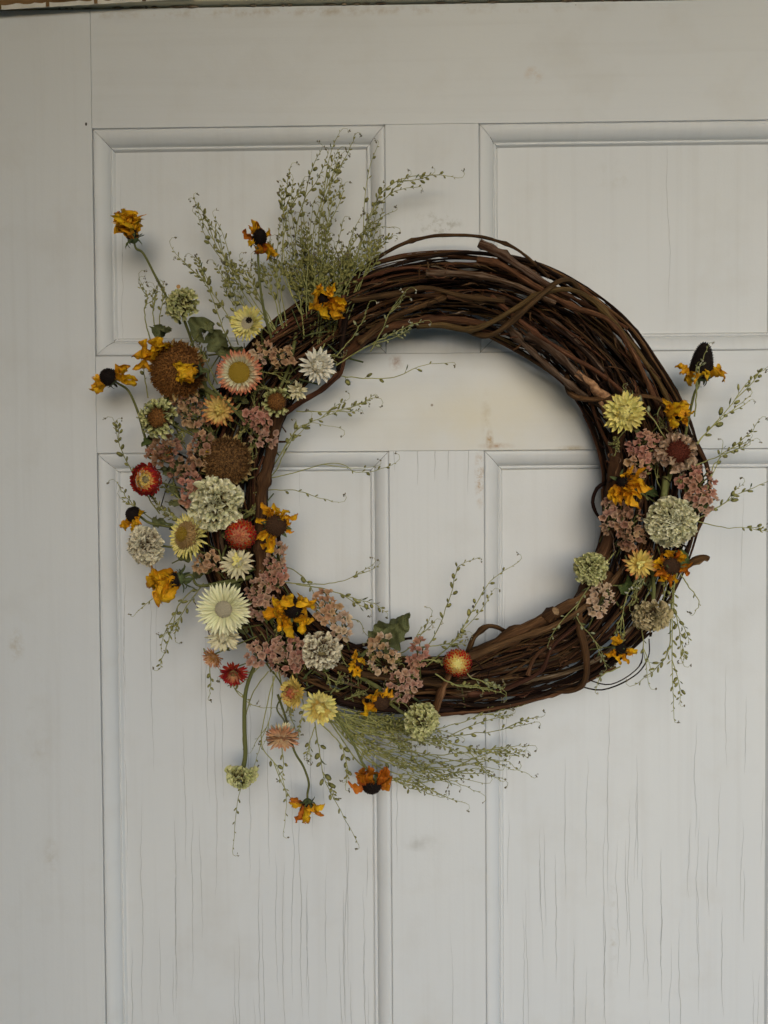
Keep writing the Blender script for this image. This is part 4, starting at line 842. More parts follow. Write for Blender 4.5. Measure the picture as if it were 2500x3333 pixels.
# ------------------------------------------------------------------ statice
random.seed(31)
def floret_mesh(mat, seed):
    rn = random.Random(seed); v = [(0, 0, -.55)]; u = [(0.5, 0)]; f = []; K = 12
    for j, (rr, zz) in enumerate(((.18, -.25), (.55, .05), (.8, .2), (1.0, .18))):
        for k in range(K):
            a = 2 * pi * k / K; lobe = 1 + (.17 * cos(5 * a + seed) if j > 1 else 0) + rn.uniform(-.08, .08) * (j > 0)
            cr = (.42 if j > 1 else .06) * sin(a * (4 + seed % 3) + seed * 2) + rn.uniform(-.09, .09) * (j > 0)
            v.append((rr * lobe * cos(a), rr * lobe * sin(a) * (.72 + .2 * ((seed * 7) % 3) / 2), zz + cr)); u.append((k / K, .2 + .27 * j))
    for k in range(K): f.append((0, 1 + k, 1 + (k + 1) % K))
    for j in range(3):
        for k in range(K): f.append((1 + j * K + k, 1 + (j + 1) * K + k, 1 + (j + 1) * K + (k + 1) % K, 1 + j * K + (k + 1) % K))
    return me('floret', v, f, u, mat)
def statice(x, y, rx, ry, n, mat, label, d=.085, rot=0.0, fs=9.3, root=None, bulge=.012, mat2=None):
    o = thing('statice_sprig', label, 'dried flower', Matrix.Translation(P(x, y, d)), 'dried statice clusters tucked between the flowers')
    inv = o.matrix_world.inverted()
    sets = [variants(('st', m_.name), 6, lambda i: floret_mesh(m_, i)) for m_ in ((mat, mat2) if mat2 else (mat,))]
    if root is None: root = (x + (C0[0] - x) * .08, y + ry * 1.3 + 12)
    base = P(root[0], root[1], d * .55)
    n = int(n * 1.15); rx *= 1.06; ry *= 1.06; pts = []; tries = 0
    while len(pts) < n and tries < n * 60:
        tries += 1
        a = random.random() * 2 * pi; q = math.sqrt(random.random()) * (1 + .25 * noise.noise(Vector((cos(a) * 1.5 + x, sin(a) * 1.5, y))))
        px = rx * q * cos(a); py = ry * q * sin(a); c, s = cos(R(rot)), sin(R(rot))
        qx, qy = px * c - py * s, px * s + py * c
        if all((qx - b[0]) ** 2 + (qy - b[1]) ** 2 > (fs * 1.18) ** 2 for b in pts): pts.append((qx, qy, q))
    mb = MB(); hub = base.lerp(P(x, y, d), .55)
    mb.add(*tube(smooth_path([base, hub], 5), .0009, 5))
    for (qx, qy, q) in pts:
        dd = d + bulge * (1 - q * q) + random.uniform(-.003, .003)
        p = P(x + qx, y + qy, dd); n_ = Vector((qx / rx * .9 + random.uniform(-.9, .9), -1, -qy / ry * .7 + .35 + random.uniform(-.9, .9))).normalized()
        sc = U(fs, dd) * random.uniform(.85, 1.2)
        m4 = Matrix.Translation(p) @ n_.to_track_quat('Z', 'Y').to_matrix().to_4x4() @ Matrix.Rotation(random.random() * 6.28, 4, 'Z') @ Matrix.Scale(sc, 4)
        ob('floret', random.choice(random.choice(sets)), o, inv @ m4)
        b = p - n_ * sc * .4
        mb.add(*tube([b, b - n_ * sc * .9, hub.lerp(b, .35)], lambda t: U(2.4 - 1.2 * t, dd) if t < .6 else U(1.2, dd), 4))
    mb.v = [tuple(inv @ Vector(q)) for q in mb.v]
    ob('stem', mb.mesh('stem', STM), o); return o
ST = statice
ST(568, 762, 22, 22, 9, SPE, 'small peach statice tuft right of the coral tipped strawflower', mat2=SCR)
ST(613, 770, 24, 20, 9, SPE, 'peach statice tuft below the tall green sprigs, left of the white strawflower', .09)
ST(557, 908, 30, 22, 13, SRD, 'rosy pink statice between the brown-centred zinnia and the second sunflower head', .09, 15)
ST(572, 945, 26, 20, 9, SPK, 'lower tuft of rosy statice right of the second sunflower head', .085)
ST(405, 872, 28, 22, 12, SBR, 'brownish pink statice under the big brown seed head', .075, mat2=SPE)
ST(422, 905, 30, 16, 8, SPE, 'peach statice below the brown seed head, left of the yellow strawflower', .085)
ST(352, 972, 36, 28, 17, SBR, 'dusty statice between the ragged green zinnia and the orange fringed flower', .078, -20)
ST(436, 972, 24, 40, 18, SPE, 'tall peach statice spike left of the second sunflower head', .09, 12, mat2=SBR)
ST(392, 1010, 28, 24, 11, SBR, 'faded brown statice right of the red rimmed strawflower', .07)
ST(412, 1058, 22, 34, 15, SRD, 'rosy statice spike left of the large frilly zinnia', .088, 10)
ST(450, 1215, 32, 20, 12, SPE, 'small peach statice between the side-turned strawflower and the cream bud', .088)
ST(596, 1200, 18, 32, 15, SPK, 'soft pink statice hanging inside the left of the ring', .085, 10)
ST(600, 1245, 24, 26, 13, SRD, 'rosy pink statice just above the curled yellow black-eyed susan', .085)
ST(560, 1290, 30, 42, 22, SPK, 'dense pink statice right of the largest white strawflower', .09)
ST(705, 1312, 28, 36, 18, SPE, 'peach statice right of the curled yellow black-eyed susan', .088, -20)
ST(738, 1352, 18, 32, 12, SCR, 'pale peach statice ruffle above the crumpled white zinnia', .09)
ST(560, 1412, 30, 24, 13, SPK, 'pink statice beneath the largest white strawflower', .082)
ST(622, 1415, 40, 38, 25, SPK, 'wide pink statice left of the crumpled white zinnia', .09, mat2=SRD)
ST(828, 1410, 32, 40, 19, SPE, 'peach statice beside the crinkled green leaf at the bottom', .09, mat2=SCR)
ST(905, 1412, 18, 34, 12, SRD, 'pink statice spike curving up at the bottom of the ring', .092, 15)
ST(872, 1480, 40, 26, 19, SPK, 'pink statice above the green zinnia at the lower edge', .088, -25)
ST(1392, 960, 34, 24, 15, SRD, 'rosy statice below the double pale yellow strawflower', .088, -10)
ST(1385, 1002, 30, 24, 13, SPE, 'peach statice left of the dark red zinnia', .085, mat2=SRD)
ST(1508, 1045, 36, 34, 20, SRD, 'pink statice at the outer right edge above the large zinnia', .085)
ST(1518, 1085, 30, 22, 9, SPK, 'lower tuft of pink statice touching the large white zinnia, right edge', .08)
ST(1325, 1115, 26, 34, 15, SPK, 'dusty pink statice at the inner right edge', .08)
ST(1362, 1140, 34, 42, 21, SPE, 'peach statice left of the large right-hand zinnia', .088, mat2=SBR)
ST(1297, 1297, 24, 38, 14, SCR, 'pale peach statice over the vines at the lower right', .088, 20)

# ------------------------------------------------------------------ penny-cress sprigs
def pod_mesh(mat, seed):
    v = []; u = []; f = []; K = 10
    for zs in (1, -1):
        v.append((.5, 0, .16 * zs)); u.append((.5, .5))
        for k in range(K):
            a = 2 * pi * k / K; rx = .5; ry = .36 + .03 * (seed % 3)
            x = .5 - rx * cos(a); yv = ry * sin(a) * (1 + .15 * cos(a))
            if k == K // 2: x -= .06
            if zs == 1: v.append((x, yv, .03 * noise.noise(Vector((x * 3, yv * 3, seed))))); u.append((x, .5 + yv))
        if zs == -1: pass
    # v: 0 top, 1..K rim, K+1 bottom
    for k in range(K):
        f.append((0, 1 + k, 1 + (k + 1) % K)); f.append((K + 1, 1 + (k + 1) % K, 1 + k))
    return me('seed_pod', v, f, u, mat)
PODM = [pod_mesh(POD, i) for i in range(3)]; PODP = [pod_mesh(POP, i) for i in range(3)]; BUDM = [pod_mesh(BUD, i) for i in range(2)]
LEAFM = [petal('leaflet', SEP, 5, 2, .3, 'leaf', .2, (.5, -1.2), .2, .4 * i, i * 3) for i in range(3)]
TOPG = 'green seed sprigs fanning up from the upper left cluster'; BOTG = 'green seed sprigs sweeping right below the wreath'
nsp = [0]
def sprig(pts, label, group=None, d0=.05, d1=.06, pods=12, ps=11.0, start=.35, branches=2, r=.0009, mat=SMP, pale=False, tipflower=False, wig=2.4, curly=True):
    """pts in photo pixels; grows from first to last point"""
    nsp[0] += 1; sd = nsp[0] * 1.7; n = len(pts)
    W = []
    for i, p in enumerate(pts):
        t = i / (n - 1); dd = p[2] if len(p) > 2 else d0 + (d1 - d0) * t
        W.append((p[0], p[1], dd))
    base = P(*W[0]); o = thing('seed_sprig', label, 'green sprig', Matrix.Translation(base), group)
    inv = o.matrix_world.inverted(); mb = MB()
    path = smooth_path([P(*q) for q in W], 10)
    Lw = sum((path[i + 1] - path[i]).length for i in range(len(path) - 1))
    path = [p + Vector((noise.noise(Vector((i * .35, sd, 0))), .6 * noise.noise(Vector((i * .35, sd, 5))), noise.noise(Vector((i * .35, sd, 9))))) * (.000555 * wig) * min(1, i / 6) for i, p in enumerate(path)]
    def grow(path, r0, pods, start, sc, depth):
        N = len(path)
        if curly:
            # withered hooked tip
            e = path[-1]; dr = (path[-1] - path[-3]).normalized(); sdv = Vector((dr.z, 0, -dr.x)) * random.choice((-1, 1))
            L = random.uniform(.002, .006) * (.6 + .4 * sc)
            path = path + [e + dr * L + sdv * L * .3, e + dr * L * 1.3 + sdv * L * 1.1, e + dr * L * .9 + sdv * L * 1.7]
        mb.add(*tube(path, lambda t: r0 * (1 - .72 * t), 4))
        e = path[-1]
        for _ in range(3):
            q = e + Vector((random.uniform(-1, 1), random.uniform(-1, .2), random.uniform(-1, 1))) * .0012
            m4 = Matrix.Translation(q) @ Euler((random.random() * 6, random.random() * 6, random.random() * 6)).to_matrix().to_4x4() @ Matrix.Scale(.0026, 4)
            ob('bud', random.choice(PODW if tipflower else BUDM), o, inv @ m4)
        for k in range(pods):
            t = start + (1 - start) * (k + random.uniform(.1, .9)) / pods
            idx = min(N - 2, int(t * (N - 1))); fr = t * (N - 1) - idx
            p = path[idx].lerp(path[idx + 1], min(1, fr)); tg = (path[idx + 1] - path[idx]).normalized()
            side = Vector((-tg.z, random.uniform(-.5, .1), tg.x)) * (1 if k % 2 else -1)
            dr = (tg * random.uniform(.6, 1.3) + side.normalized() * random.uniform(.4, .9)).normalized()
            size = .000555 * 1.08 * ps * sc * (1.12 - .75 * max(0, (t - .55) / .45)) * random.uniform(.6, 1.15)
            pl = size * random.uniform(.1, .5); q = p + dr * pl
            mb.add(*tube([p, p.lerp(q, .5) + tg * pl * .1, q], r0 * .45, 3))
            zax = Vector((random.uniform(-.8, .8), -1, random.uniform(-.8, .8))); zax = (zax - dr * zax.dot(dr)).normalized(); yax = zax.cross(dr)
            m4 = Matrix((dr, yax, zax)).transposed().to_4x4(); m4 = Matrix.Translation(q) @ m4 @ Matrix.Diagonal((size, size * random.uniform(.5, .85), size, 1))
            if random.random() < .12: ob('leaflet', random.choice(LEAFM), o, inv @ m4)
            else: ob('seed_pod', random.choice(PODP if pale else PODM), o, inv @ m4)
        if depth > 0:
            for b in range(depth):
                t = random.uniform(.3, .75); idx = int(t * (N - 1)); p = path[idx]; tg = (path[min(N - 1, idx + 2)] - path[idx]).normalized()
                side = Vector((-tg.z, random.uniform(-.5, .2), tg.x)).normalized() * random.choice((-1, 1))
                L = Lw * (1 - t) * random.uniform(.3, .65) + .006
                br = smooth_path([p, p + (tg + side * .30).normalized() * L * .4, p + (tg * 1.1 + side * .26).normalized() * L * .75, p + (tg * 1.2 + side * .2).normalized() * L], 5)
                grow(br, r0 * .75, max(3, int(pods * .5)), .25, sc * .8, 0)
    grow(path, r, pods, start, 1.0, branches)
    mb.v = [tuple(inv @ Vector(q)) for q in mb.v]
    ob('stem', mb.mesh('stem', mat), o)
    return o
PODW = [pod_mesh(WBD, i) for i in range(2)]
SP = sprig
# tall fan at the upper left
TL = 'thin green sprig with round pods in the dense fan above the upper left cluster'
SP([(700, 700), (672, 560), (700, 420), (752, 330), (768, 290)], 'tallest green sprig, its bare tip reaching highest over the wreath', TOPG, pods=16)
SP([(690, 700), (640, 560), (650, 450), (690, 380), (708, 330)], TL, TOPG, pods=16)
SP([(660, 700), (620, 600), (612, 480), (620, 400), (627, 362)], TL, TOPG, pods=15)
SP([(665, 700), (612, 590), (618, 480), (640, 420), (655, 390)], TL, TOPG, pods=15)
SP([(700, 700), (688, 560), (695, 450), (725, 380), (742, 350)], TL, TOPG, pods=18, ps=12)
SP([(720, 700), (700, 560), (715, 450), (740, 395)], TL, TOPG, pods=18)
SP([(740, 690), (762, 590), (800, 470), (850, 415), (905, 403)], 'green sprig arching right over the door mullion, lower of two', TOPG, pods=16)
SP([(735, 695), (765, 580), (800, 460), (850, 395), (930, 378), (990, 382)], 'longest arching green sprig reaching right over the door mullion', TOPG, pods=15)
SP([(720, 680), (735, 580), (775, 510), (815, 492), (856, 490)], TL, TOPG, pods=9, ps=8)
SP([(735, 690), (790, 590), (810, 540), (833, 525)], TL, TOPG, pods=14)
SP([(748, 700), (785, 600), (805, 520), (828, 450)], TL, TOPG, pods=18)
SP([(740, 700), (775, 600), (800, 510), (815, 440)], TL, TOPG, pods=18)
for i in range(36):
    tx = random.uniform(600, 800); ty = random.uniform(425, 590) + abs(tx - 690) * .15
    if 740 < tx < 770 and ty < 470: ty += 60
    bx = 690 + (tx - 690) * .25 + random.uniform(-25, 25)
    SP([(bx, random.uniform(700, 745)), (bx + (tx - bx) * .3 + random.uniform(-8, 8), 640), (bx + (tx - bx) * .72 + random.uniform(-8, 8), (ty + 640) / 2), (tx, ty)], TL, TOPG, d0=random.uniform(.04, .06), d1=random.uniform(.03, .09), pods=random.randint(12, 18), ps=random.uniform(9.5, 12.5), start=.22, branches=random.choice((1, 2)))
LLF = 'green sprig with oval pods leaning left beside the tall fan'
for pp in ([(600, 720), (540, 640), (480, 550), (440, 480), (418, 425)], [(595, 720), (530, 640), (485, 560), (470, 500), (420, 462)], [(600, 720), (560, 650), (510, 600), (495, 565)],
           [(580, 720), (525, 660), (490, 600), (488, 570)], [(590, 720), (560, 640), (530, 590), (520, 560)], [(610, 710), (590, 640), (560, 590), (545, 560)], [(560, 720), (520, 690), (500, 640), (480, 600)],
           [(620, 710), (605, 620), (590, 560), (580, 520)], [(615, 720), (600, 640), (598, 560), (604, 480)]):
    SP(pp, LLF, 'green seed sprigs leaning left of the tall fan', pods=15, ps=11.5, start=.25)
SP([(515, 745), (490, 680), (440, 610), (400, 570), (370, 532)], 'long green sprig rising left of the round green zinnia', pods=17, start=.15, branches=1)
SP([(500, 750), (475, 690), (450, 620), (425, 590), (383, 555)], 'green sprig between the round green zinnia and the pale yellow strawflower', pods=18, start=.1, ps=12, branches=1)
SP([(325, 735), (312, 680), (318, 640), (300, 602)], 'short wispy sprig rising above the yellow sunflower petals', pods=8, ps=7)
SP([(345, 735), (330, 680), (335, 640), (343, 612)], 'wispy sprig crossing the tall stem, left of the green zinnia', pods=10, ps=8)
SP([(350, 735), (345, 690), (352, 650), (355, 625)], 'thin sprig directly left of the green zinnia', pods=8, ps=8)
SP([(320, 860), (312, 810), (305, 780)], 'small sprig in the gap between the black cone and the brown seed head', pods=5, ps=8, branches=0)
# inside of the ring, left
SP([(715, 808), (760, 815), (850, 815), (910, 790), (978, 783)], 'single sprig pointing right across the middle rail from the white strawflower', pods=7, ps=12, start=.1, branches=0, wig=2)
SP([(725, 790), (780, 755), (830, 730), (880, 705), (918, 692)], 'pale sprig lying along the inner top vines', pods=11, pale=True, tipflower=True, d1=.095, d0=.08)
SP([(800, 760, .085), (825, 715, .09), (845, 670, .095), (878, 625, .098)], 'pale forked sprig with tiny white blossoms over the top vines', pods=5, ps=8, pale=True, tipflower=True)
SP([(725, 770, .085), (760, 730, .09), (785, 690, .095), (795, 660, .098)], 'pale sprig with a white tip over the vines above the white strawflower', pods=7, ps=9, pale=True, tipflower=True, branches=0)
SP([(640, 888), (690, 890), (740, 885), (780, 870), (812, 858)], 'upper green sprig reaching into the ring from the brown-centred zinnia', pods=10, ps=11, start=.2, branches=1)
SP([(575, 1030), (605, 985), (640, 930), (700, 900), (760, 880), (790, 868)], 'forked green sprig with fat pods reaching into the ring', pods=13, ps=12, start=.3, branches=2, r=.0009)
SP([(560, 1065), (600, 1010), (620, 960), (660, 915), (735, 925)], 'bent green sprig with a curled tip inside the ring on the left', pods=8, ps=10, r=.0009)
SP([(575, 1035), (640, 1020), (720, 1000), (775, 1020), (825, 1012), (856, 1000)], 'long thin sprig crossing the lower left panel moulding to the mullion', pods=7, ps=9, start=.5, branches=1)
SP([(545, 1065), (590, 1058), (650, 1062), (700, 1078), (732, 1085)], 'fine drooping sprig under the crossing one inside the ring', pods=7, ps=7, start=.3, branches=0)
# left edge
SP([(345, 1110), (310, 1060), (275, 1000), (255, 950), (248, 912)], 'tall left-edge sprig beside the red rimmed strawflower', pods=15, ps=13, start=.15, branches=1)
SP([(340, 1130), (300, 1100), (270, 1070), (252, 1040)], 'lower left-edge sprig curling out under the red rimmed strawflower', pods=9, ps=9, branches=1)
SP([(430, 1150), (390, 1125), (350, 1100), (330, 1070)], 'green sprig passing behind the black-coned flower, left side', pods=12, ps=11, start=.1)
SP([(440, 1120), (400, 1090), (370, 1060), (350, 1050)], 'green sprig between the red rimmed strawflower and the frilly zinnia', pods=10, ps=11, start=.1)
SP([(390, 1240), (345, 1280), (315, 1305), (290, 1328)], 'fine sprig pointing down left from the closed yellow flower', pods=6, ps=8, branches=0)
SP([(420, 1270), (385, 1310), (368, 1370), (350, 1425), (345, 1443)], 'hanging sprig with oval pods, lower left outside', pods=13, ps=11, start=.15, branches=1)
SP([(440, 1260), (410, 1300), (385, 1340), (378, 1380)], 'shorter sprig hanging beside the largest white strawflower', pods=10, ps=11, start=.1)
SP([(440, 1400), (452, 1440), (455, 1480), (452, 1505)], 'little sprig hanging beneath the orange fringed strawflower', pods=6, ps=9, branches=0)
for pp in ([(470, 830), (450, 790), (430, 750), (440, 720)], [(460, 940), (430, 920), (405, 930), (395, 950)], [(400, 960), (385, 930), (370, 900), (372, 880)], [(470, 950), (440, 900), (410, 890), (400, 860)]):
    SP(pp, 'short green filler sprig between the blooms of the left cluster', 'green filler sprigs in the left cluster', d0=.06, d1=.075, pods=8, ps=9)
for i in range(34):
    th = random.uniform(128, 262); q = random.uniform(.1, .95); a_, b_ = ring(th); rr = a_ + (b_ - a_) * q
    x0 = C0[0] + rr * cos(R(th)); y0 = C0[1] - rr * sin(R(th)); an = random.uniform(0, 6.28); L = random.uniform(50, 95)
    SP([(x0 - cos(an) * L / 2, y0 - sin(an) * L / 2), (x0 + random.uniform(-10, 10), y0 + random.uniform(-10, 10)), (x0 + cos(an) * L / 2, y0 + sin(an) * L / 2)],
       'short green filler sprig between the blooms of the left cluster', 'green filler sprigs in the left cluster', d0=.055, d1=random.uniform(.07, .085), pods=random.randint(5, 9), ps=9, branches=2, r=.0010, start=.1)
# inside bottom
SP([(590, 1215), (640, 1235), (670, 1265), (678, 1290)], 'short nodding sprig above the curled yellow black-eyed susan', pods=5, ps=11, branches=0)
SP([(610, 1258), (680, 1262), (740, 1255), (780, 1235), (806, 1220)], 'forked sprig rising right inside the lower left of the ring', pods=6, ps=9, start=.55, branches=1, r=.0009)
SP([(640, 1262), (710, 1275), (770, 1295), (810, 1305), (832, 1322)], 'sprig with fat pods trailing right above the pale peach statice', pods=12, ps=13, start=.3, branches=1)
SP([(735, 1370), (700, 1330), (770, 1340), (790, 1370)], 'small sprig at the inner bottom left rim', pods=5, ps=9, branches=0)
SP([(900, 1430), (945, 1360), (975, 1280), (990, 1225), (1032, 1205)], 'upright sprig with a nodding tip, left of two at the bottom of the ring', pods=17, ps=11, start=.15, branches=0, wig=2)
SP([(920, 1440), (985, 1380), (1020, 1320), (1060, 1255), (1122, 1212)], 'upright sprig leaning right over the moulding at the bottom of the ring', pods=16, ps=12, start=.15, branches=1, wig=2)
SP([(850, 1420), (890, 1395), (915, 1360), (932, 1330)], 'short sprig with white tips behind the crinkled leaf', pods=7, ps=9, pale=False, tipflower=True)
SP([(880, 1400), (940, 1395), (980, 1385), (1000, 1370)], 'low green sprig above the deep red strawflower', pods=9, ps=11)
SP([(880, 1430), (930, 1425), (970, 1430)], 'green sprig reaching the deep red strawflower from the left', d0=.085, d1=.09, pods=8, ps=9)
SP([(940, 1455, .09), (985, 1480, .1), (1040, 1485, .1), (1085, 1497, .098)], 'green sprig over the vines below the deep red strawflower', pods=12, ps=10, start=.2)
SP([(1000, 1440, .1), (1020, 1465, .105), (1060, 1475, .105), (1088, 1490, .1)], 'pale little sprig right of the deep red strawflower', pods=8, ps=9, pale=True)
# hanging below
SP([(580, 1450), (545, 1500), (525, 1580), (528, 1660), (512, 1740), (503, 1838)], 'sprig hanging straight down past the upside-down green zinnia', pods=10, ps=10, start=.62, branches=0)
SP([(590, 1460), (585, 1540), (565, 1600), (550, 1650)], 'bare forked sprig right of the upside-down green zinnia', pods=4, ps=9, start=.6)
SP([(600, 1440), (575, 1530), (566, 1610), (600, 1660), (618, 1720), (612, 1800)], 'long thin sprig with pods hanging between two drooping blooms', pods=10, ps=11, start=.5, branches=1)
SP([(605, 1600), (612, 1640), (610, 1680)], 'sprig hanging straight beneath the peach strawflower', pods=4, ps=12, start=.3, branches=0)
SP([(680, 1560), (690, 1620), (700, 1680), (735, 1750), (775, 1825)], 'long sprig with fat pods hanging lowest at the centre', pods=15, ps=13, start=.1, branches=1)
SP([(690, 1560), (730, 1600), (748, 1650), (747, 1700)], 'sprig curving down right of the longest hanging one', pods=9, ps=12, start=.3, branches=1)
SP([(680, 1570), (668, 1610), (672, 1640)], 'short sprig hanging beneath the butter yellow strawflower', pods=5, ps=9)
SP([(560, 1440), (530, 1470), (500, 1480), (470, 1440)], 'grey-green sprig looping under the crimson strawflower', pods=8, ps=10)
SP([(545, 1450), (500, 1470), (540, 1520), (600, 1530)], 'thin sprig crossing beneath the crimson strawflower', pods=5, ps=8, branches=1)
SP([(600, 1440), (610, 1490), (625, 1540), (640, 1580)], 'thick green sprig hanging left of the butter yellow strawflower', pods=8, ps=9, r=.0012)
SP([(640, 1450), (655, 1520), (650, 1560), (640, 1590)], 'green sprig behind the two yellow strawflowers at the bottom', pods=6, ps=9)
BL = 'thin green sprig in the fan sweeping right below the wreath'
for pp in ([(730, 1535), (830, 1580), (960, 1570), (1060, 1540), (1128, 1525)], [(740, 1545), (850, 1600), (990, 1590), (1100, 1570), (1155, 1560)], [(720, 1545), (830, 1620), (960, 1630), (1080, 1615), (1148, 1610)],
           [(720, 1550), (820, 1640), (950, 1660), (1070, 1640), (1148, 1680)], [(715, 1555), (800, 1650), (920, 1680), (1020, 1660), (1092, 1690)], [(710, 1555), (790, 1660), (880, 1690), (970, 1685), (1040, 1715)],
           [(720, 1550), (800, 1640), (860, 1690), (900, 1705), (950, 1722)], [(730, 1540), (860, 1580), (980, 1610), (1080, 1650), (1110, 1665)], [(735, 1530), (850, 1565), (960, 1600), (1060, 1625), (1140, 1635)]):
    SP(pp, BL, BOTG, pods=18, ps=9.5, start=.15, branches=2, d0=.05, d1=.05, wig=6)
for i in range(20):
    tx = random.uniform(880, 1080); ty = random.uniform(1560, 1700)
    SP([(random.uniform(700, 760), random.uniform(1530, 1560)), (790 + random.uniform(-20, 20), 1545 + (ty - 1560) * .5), ((tx + 800) / 2, ty - 25 + random.uniform(-10, 25)), (tx, ty)], BL, BOTG, d0=.045, d1=random.uniform(.03, .075), pods=random.randint(10, 16), ps=random.uniform(8, 11), start=.15, branches=2)
# right cluster
SP([(1480, 985), (1530, 930), (1575, 880), (1620, 820), (1665, 790)], 'upper right sprig with round pods running off the edge of the picture', pods=14, ps=14, start=.15, branches=1)
SP([(1490, 980), (1540, 920), (1590, 880), (1622, 853)], 'slim sprig under the upper right one', pods=7, ps=7, start=.3, branches=1)
SP([(1490, 1010), (1550, 985), (1610, 945), (1640, 905)], 'curled dark-tipped sprig at the right, above the lower panel moulding', pods=10, ps=9, start=.4, branches=2)
SP([(1510, 1110), (1530, 1050), (1545, 1000), (1580, 975), (1612, 965)], 'thin stem rising at the right edge with green pods at the top', pods=6, ps=13, start=.6, branches=1)
SP([(1500, 1125), (1560, 1090), (1600, 1065), (1670, 1035)], 'green sprig with chunky pods pointing right off the picture edge', pods=10, ps=13, start=.2, branches=1, r=.0009)
SP([(1500, 1125), (1560, 1138), (1610, 1140), (1670, 1150)], 'flat green sprig pointing right beside the large zinnia', pods=8, ps=10, start=.6, branches=1)
SP([(1470, 1200), (1453, 1300), (1452, 1400), (1453, 1480), (1456, 1555)], 'longest hanging sprig at the lower right', pods=18, ps=12, start=.2, branches=1)
SP([(1465, 1210), (1455, 1290), (1468, 1370), (1472, 1430)], 'second hanging sprig with round pods at the lower right', pods=14, ps=11, start=.2)
SP([(1450, 1300), (1445, 1400), (1420, 1440), (1372, 1480)], 'sprig curving left beneath the tan zinnia', pods=11, ps=12, start=.3, branches=0)
SP([(1420, 1240), (1390, 1310), (1390, 1400), (1403, 1480)], 'thin sprig hanging right of the small yellow flower', pods=8, ps=10, start=.3, branches=1)
SP([(1380, 1240, .09), (1350, 1300, .09), (1340, 1370, .09), (1345, 1390, .09)], 'fuzzy green sprig above the small yellow flower', pods=9, ps=9)
SP([(1330, 1190, .07), (1270, 1270, .08), (1245, 1330, .09), (1290, 1390, .095), (1310, 1440, .095)], 'pale sprig looping down over the vines at the lower right', pods=13, ps=10, start=.2, pale=True, d1=.09)
SP([(1340, 1440, .08), (1300, 1460, .085), (1285, 1490, .08)], 'little pale sprig below the vines at the lower right', pods=6, ps=9, pale=True, tipflower=True, branches=0)
SP([(1470, 1240), (1490, 1270), (1510, 1300), (1500, 1325)], 'bare curved tendril sprig outside the lower right', pods=3, ps=6, branches=0)
SP([(1410, 1200, .1), (1385, 1250, .1), (1370, 1280, .1)], 'pale sprig with white specks across the lower right cluster', pods=8, ps=8, pale=True, tipflower=True)
SP([(1440, 950, .09), (1405, 900, .1), (1370, 860, .1), (1350, 840, .095)], 'pale sprig with oval pods above the double yellow strawflower', pods=9, ps=12, pale=True, branches=1)
SP([(1500, 900, .075), (1505, 850, .08), (1510, 800, .09), (1530, 745, .09)], 'pale sprig in front of the tall black cone', pods=8, ps=11, pale=True, tipflower=True, branches=1)
for pp in ([(1440, 1080), (1420, 1040), (1415, 1000), (1425, 970)], [(1400, 1080), (1380, 1050), (1395, 1020), (1400, 1000)], [(1350, 930), (1335, 950), (1330, 980)], [(1430, 870), (1420, 900), (1440, 930)], [(1500, 1100), (1480, 1060), (1470, 1040)], [(1420, 1180), (1440, 1250), (1430, 1310)], [(1350, 1200), (1375, 1260), (1360, 1310)]):
    SP(pp, 'short green filler sprig between the blooms of the right cluster', 'green filler sprigs in the right cluster', d0=.06, d1=.085, pods=7, ps=10)

# ------------------------------------------------------------------ leaves
def leaf(x, y, d, L, ang, face, label, mat=LEF, width=.8, crinkle=.4, curl=(.6, -1.4), nx=14, ny=8, stem=None, seed=1):
    o = thing('dried_leaf', label, 'leaf', face_matrix(P(x, y, d), face, R(ang), U(L, d)))
    ob('blade', petal('blade', mat, nx, ny, width, 'leaf', .22, curl, crinkle, .3, seed, .1, 5.0, .05, .8), o)
    mb = MB(); inv = o.matrix_world.inverted()
    path = smooth_path([inv @ P(*q) for q in stem] if stem else [Vector((-.35, 0, -.1)), Vector((0, 0, 0)), Vector((.25, 0, .05))], 6)
    mb.add(*tube(path, .035, 5)); ob('leaf_stalk', mb.mesh('leaf_stalk', STM), o)
    return o
leaf(420, 735, .085, 62, 48, (-.2, -.3), 'folded dull green leaf between the green zinnia and the pale yellow strawflower', seed=4, width=.9)
leaf(455, 712, .08, 68, -62, (.2, .2), 'dark curled leaf hanging down beside the pale yellow strawflower', seed=9, width=.7)
leaf(470, 765, .07, 60, 10, (.1, .3), 'dark brown-green leaf tucked above the coral tipped strawflower', seed=12, width=.6)
leaf(345, 735, .075, 45, 80, (-.1, -.5), 'small dark leaf above the big brown seed head', seed=15, width=.8)
leaf(800, 1400, .075, 118, 38, (-.1, -.1), 'large crinkled olive leaf rising inside the bottom of the ring', seed=21, width=.55, crinkle=.5, curl=(.3, -.6), nx=26, ny=14)
leaf(1455, 1222, .075, 52, 52, (.3, -.2), 'smooth green leaf above the lower right orange flower', LFG, seed=25, width=.75, crinkle=.12)
leaf(1335, 1265, .07, 45, 0, (.1, .2), 'small dark green leaf beside the pale peach statice', LFG, seed=27, width=.7)
leaf(600, 1240, .07, 40, 150, (.1, .2), 'green leaf under the rosy pink statice inside the ring', LFG, seed=29, width=.6)
leaf(560, 1330, .07, 55, 20, (.1, .2), 'crumpled green leaf left of the curled yellow black-eyed susan', LFG, seed=33, width=.6)
leaf(550, 1230, .075, 50, 160, (-.1, .3), 'narrow green leaf right of the cream bud strawflower', LFG, seed=35, width=.35)

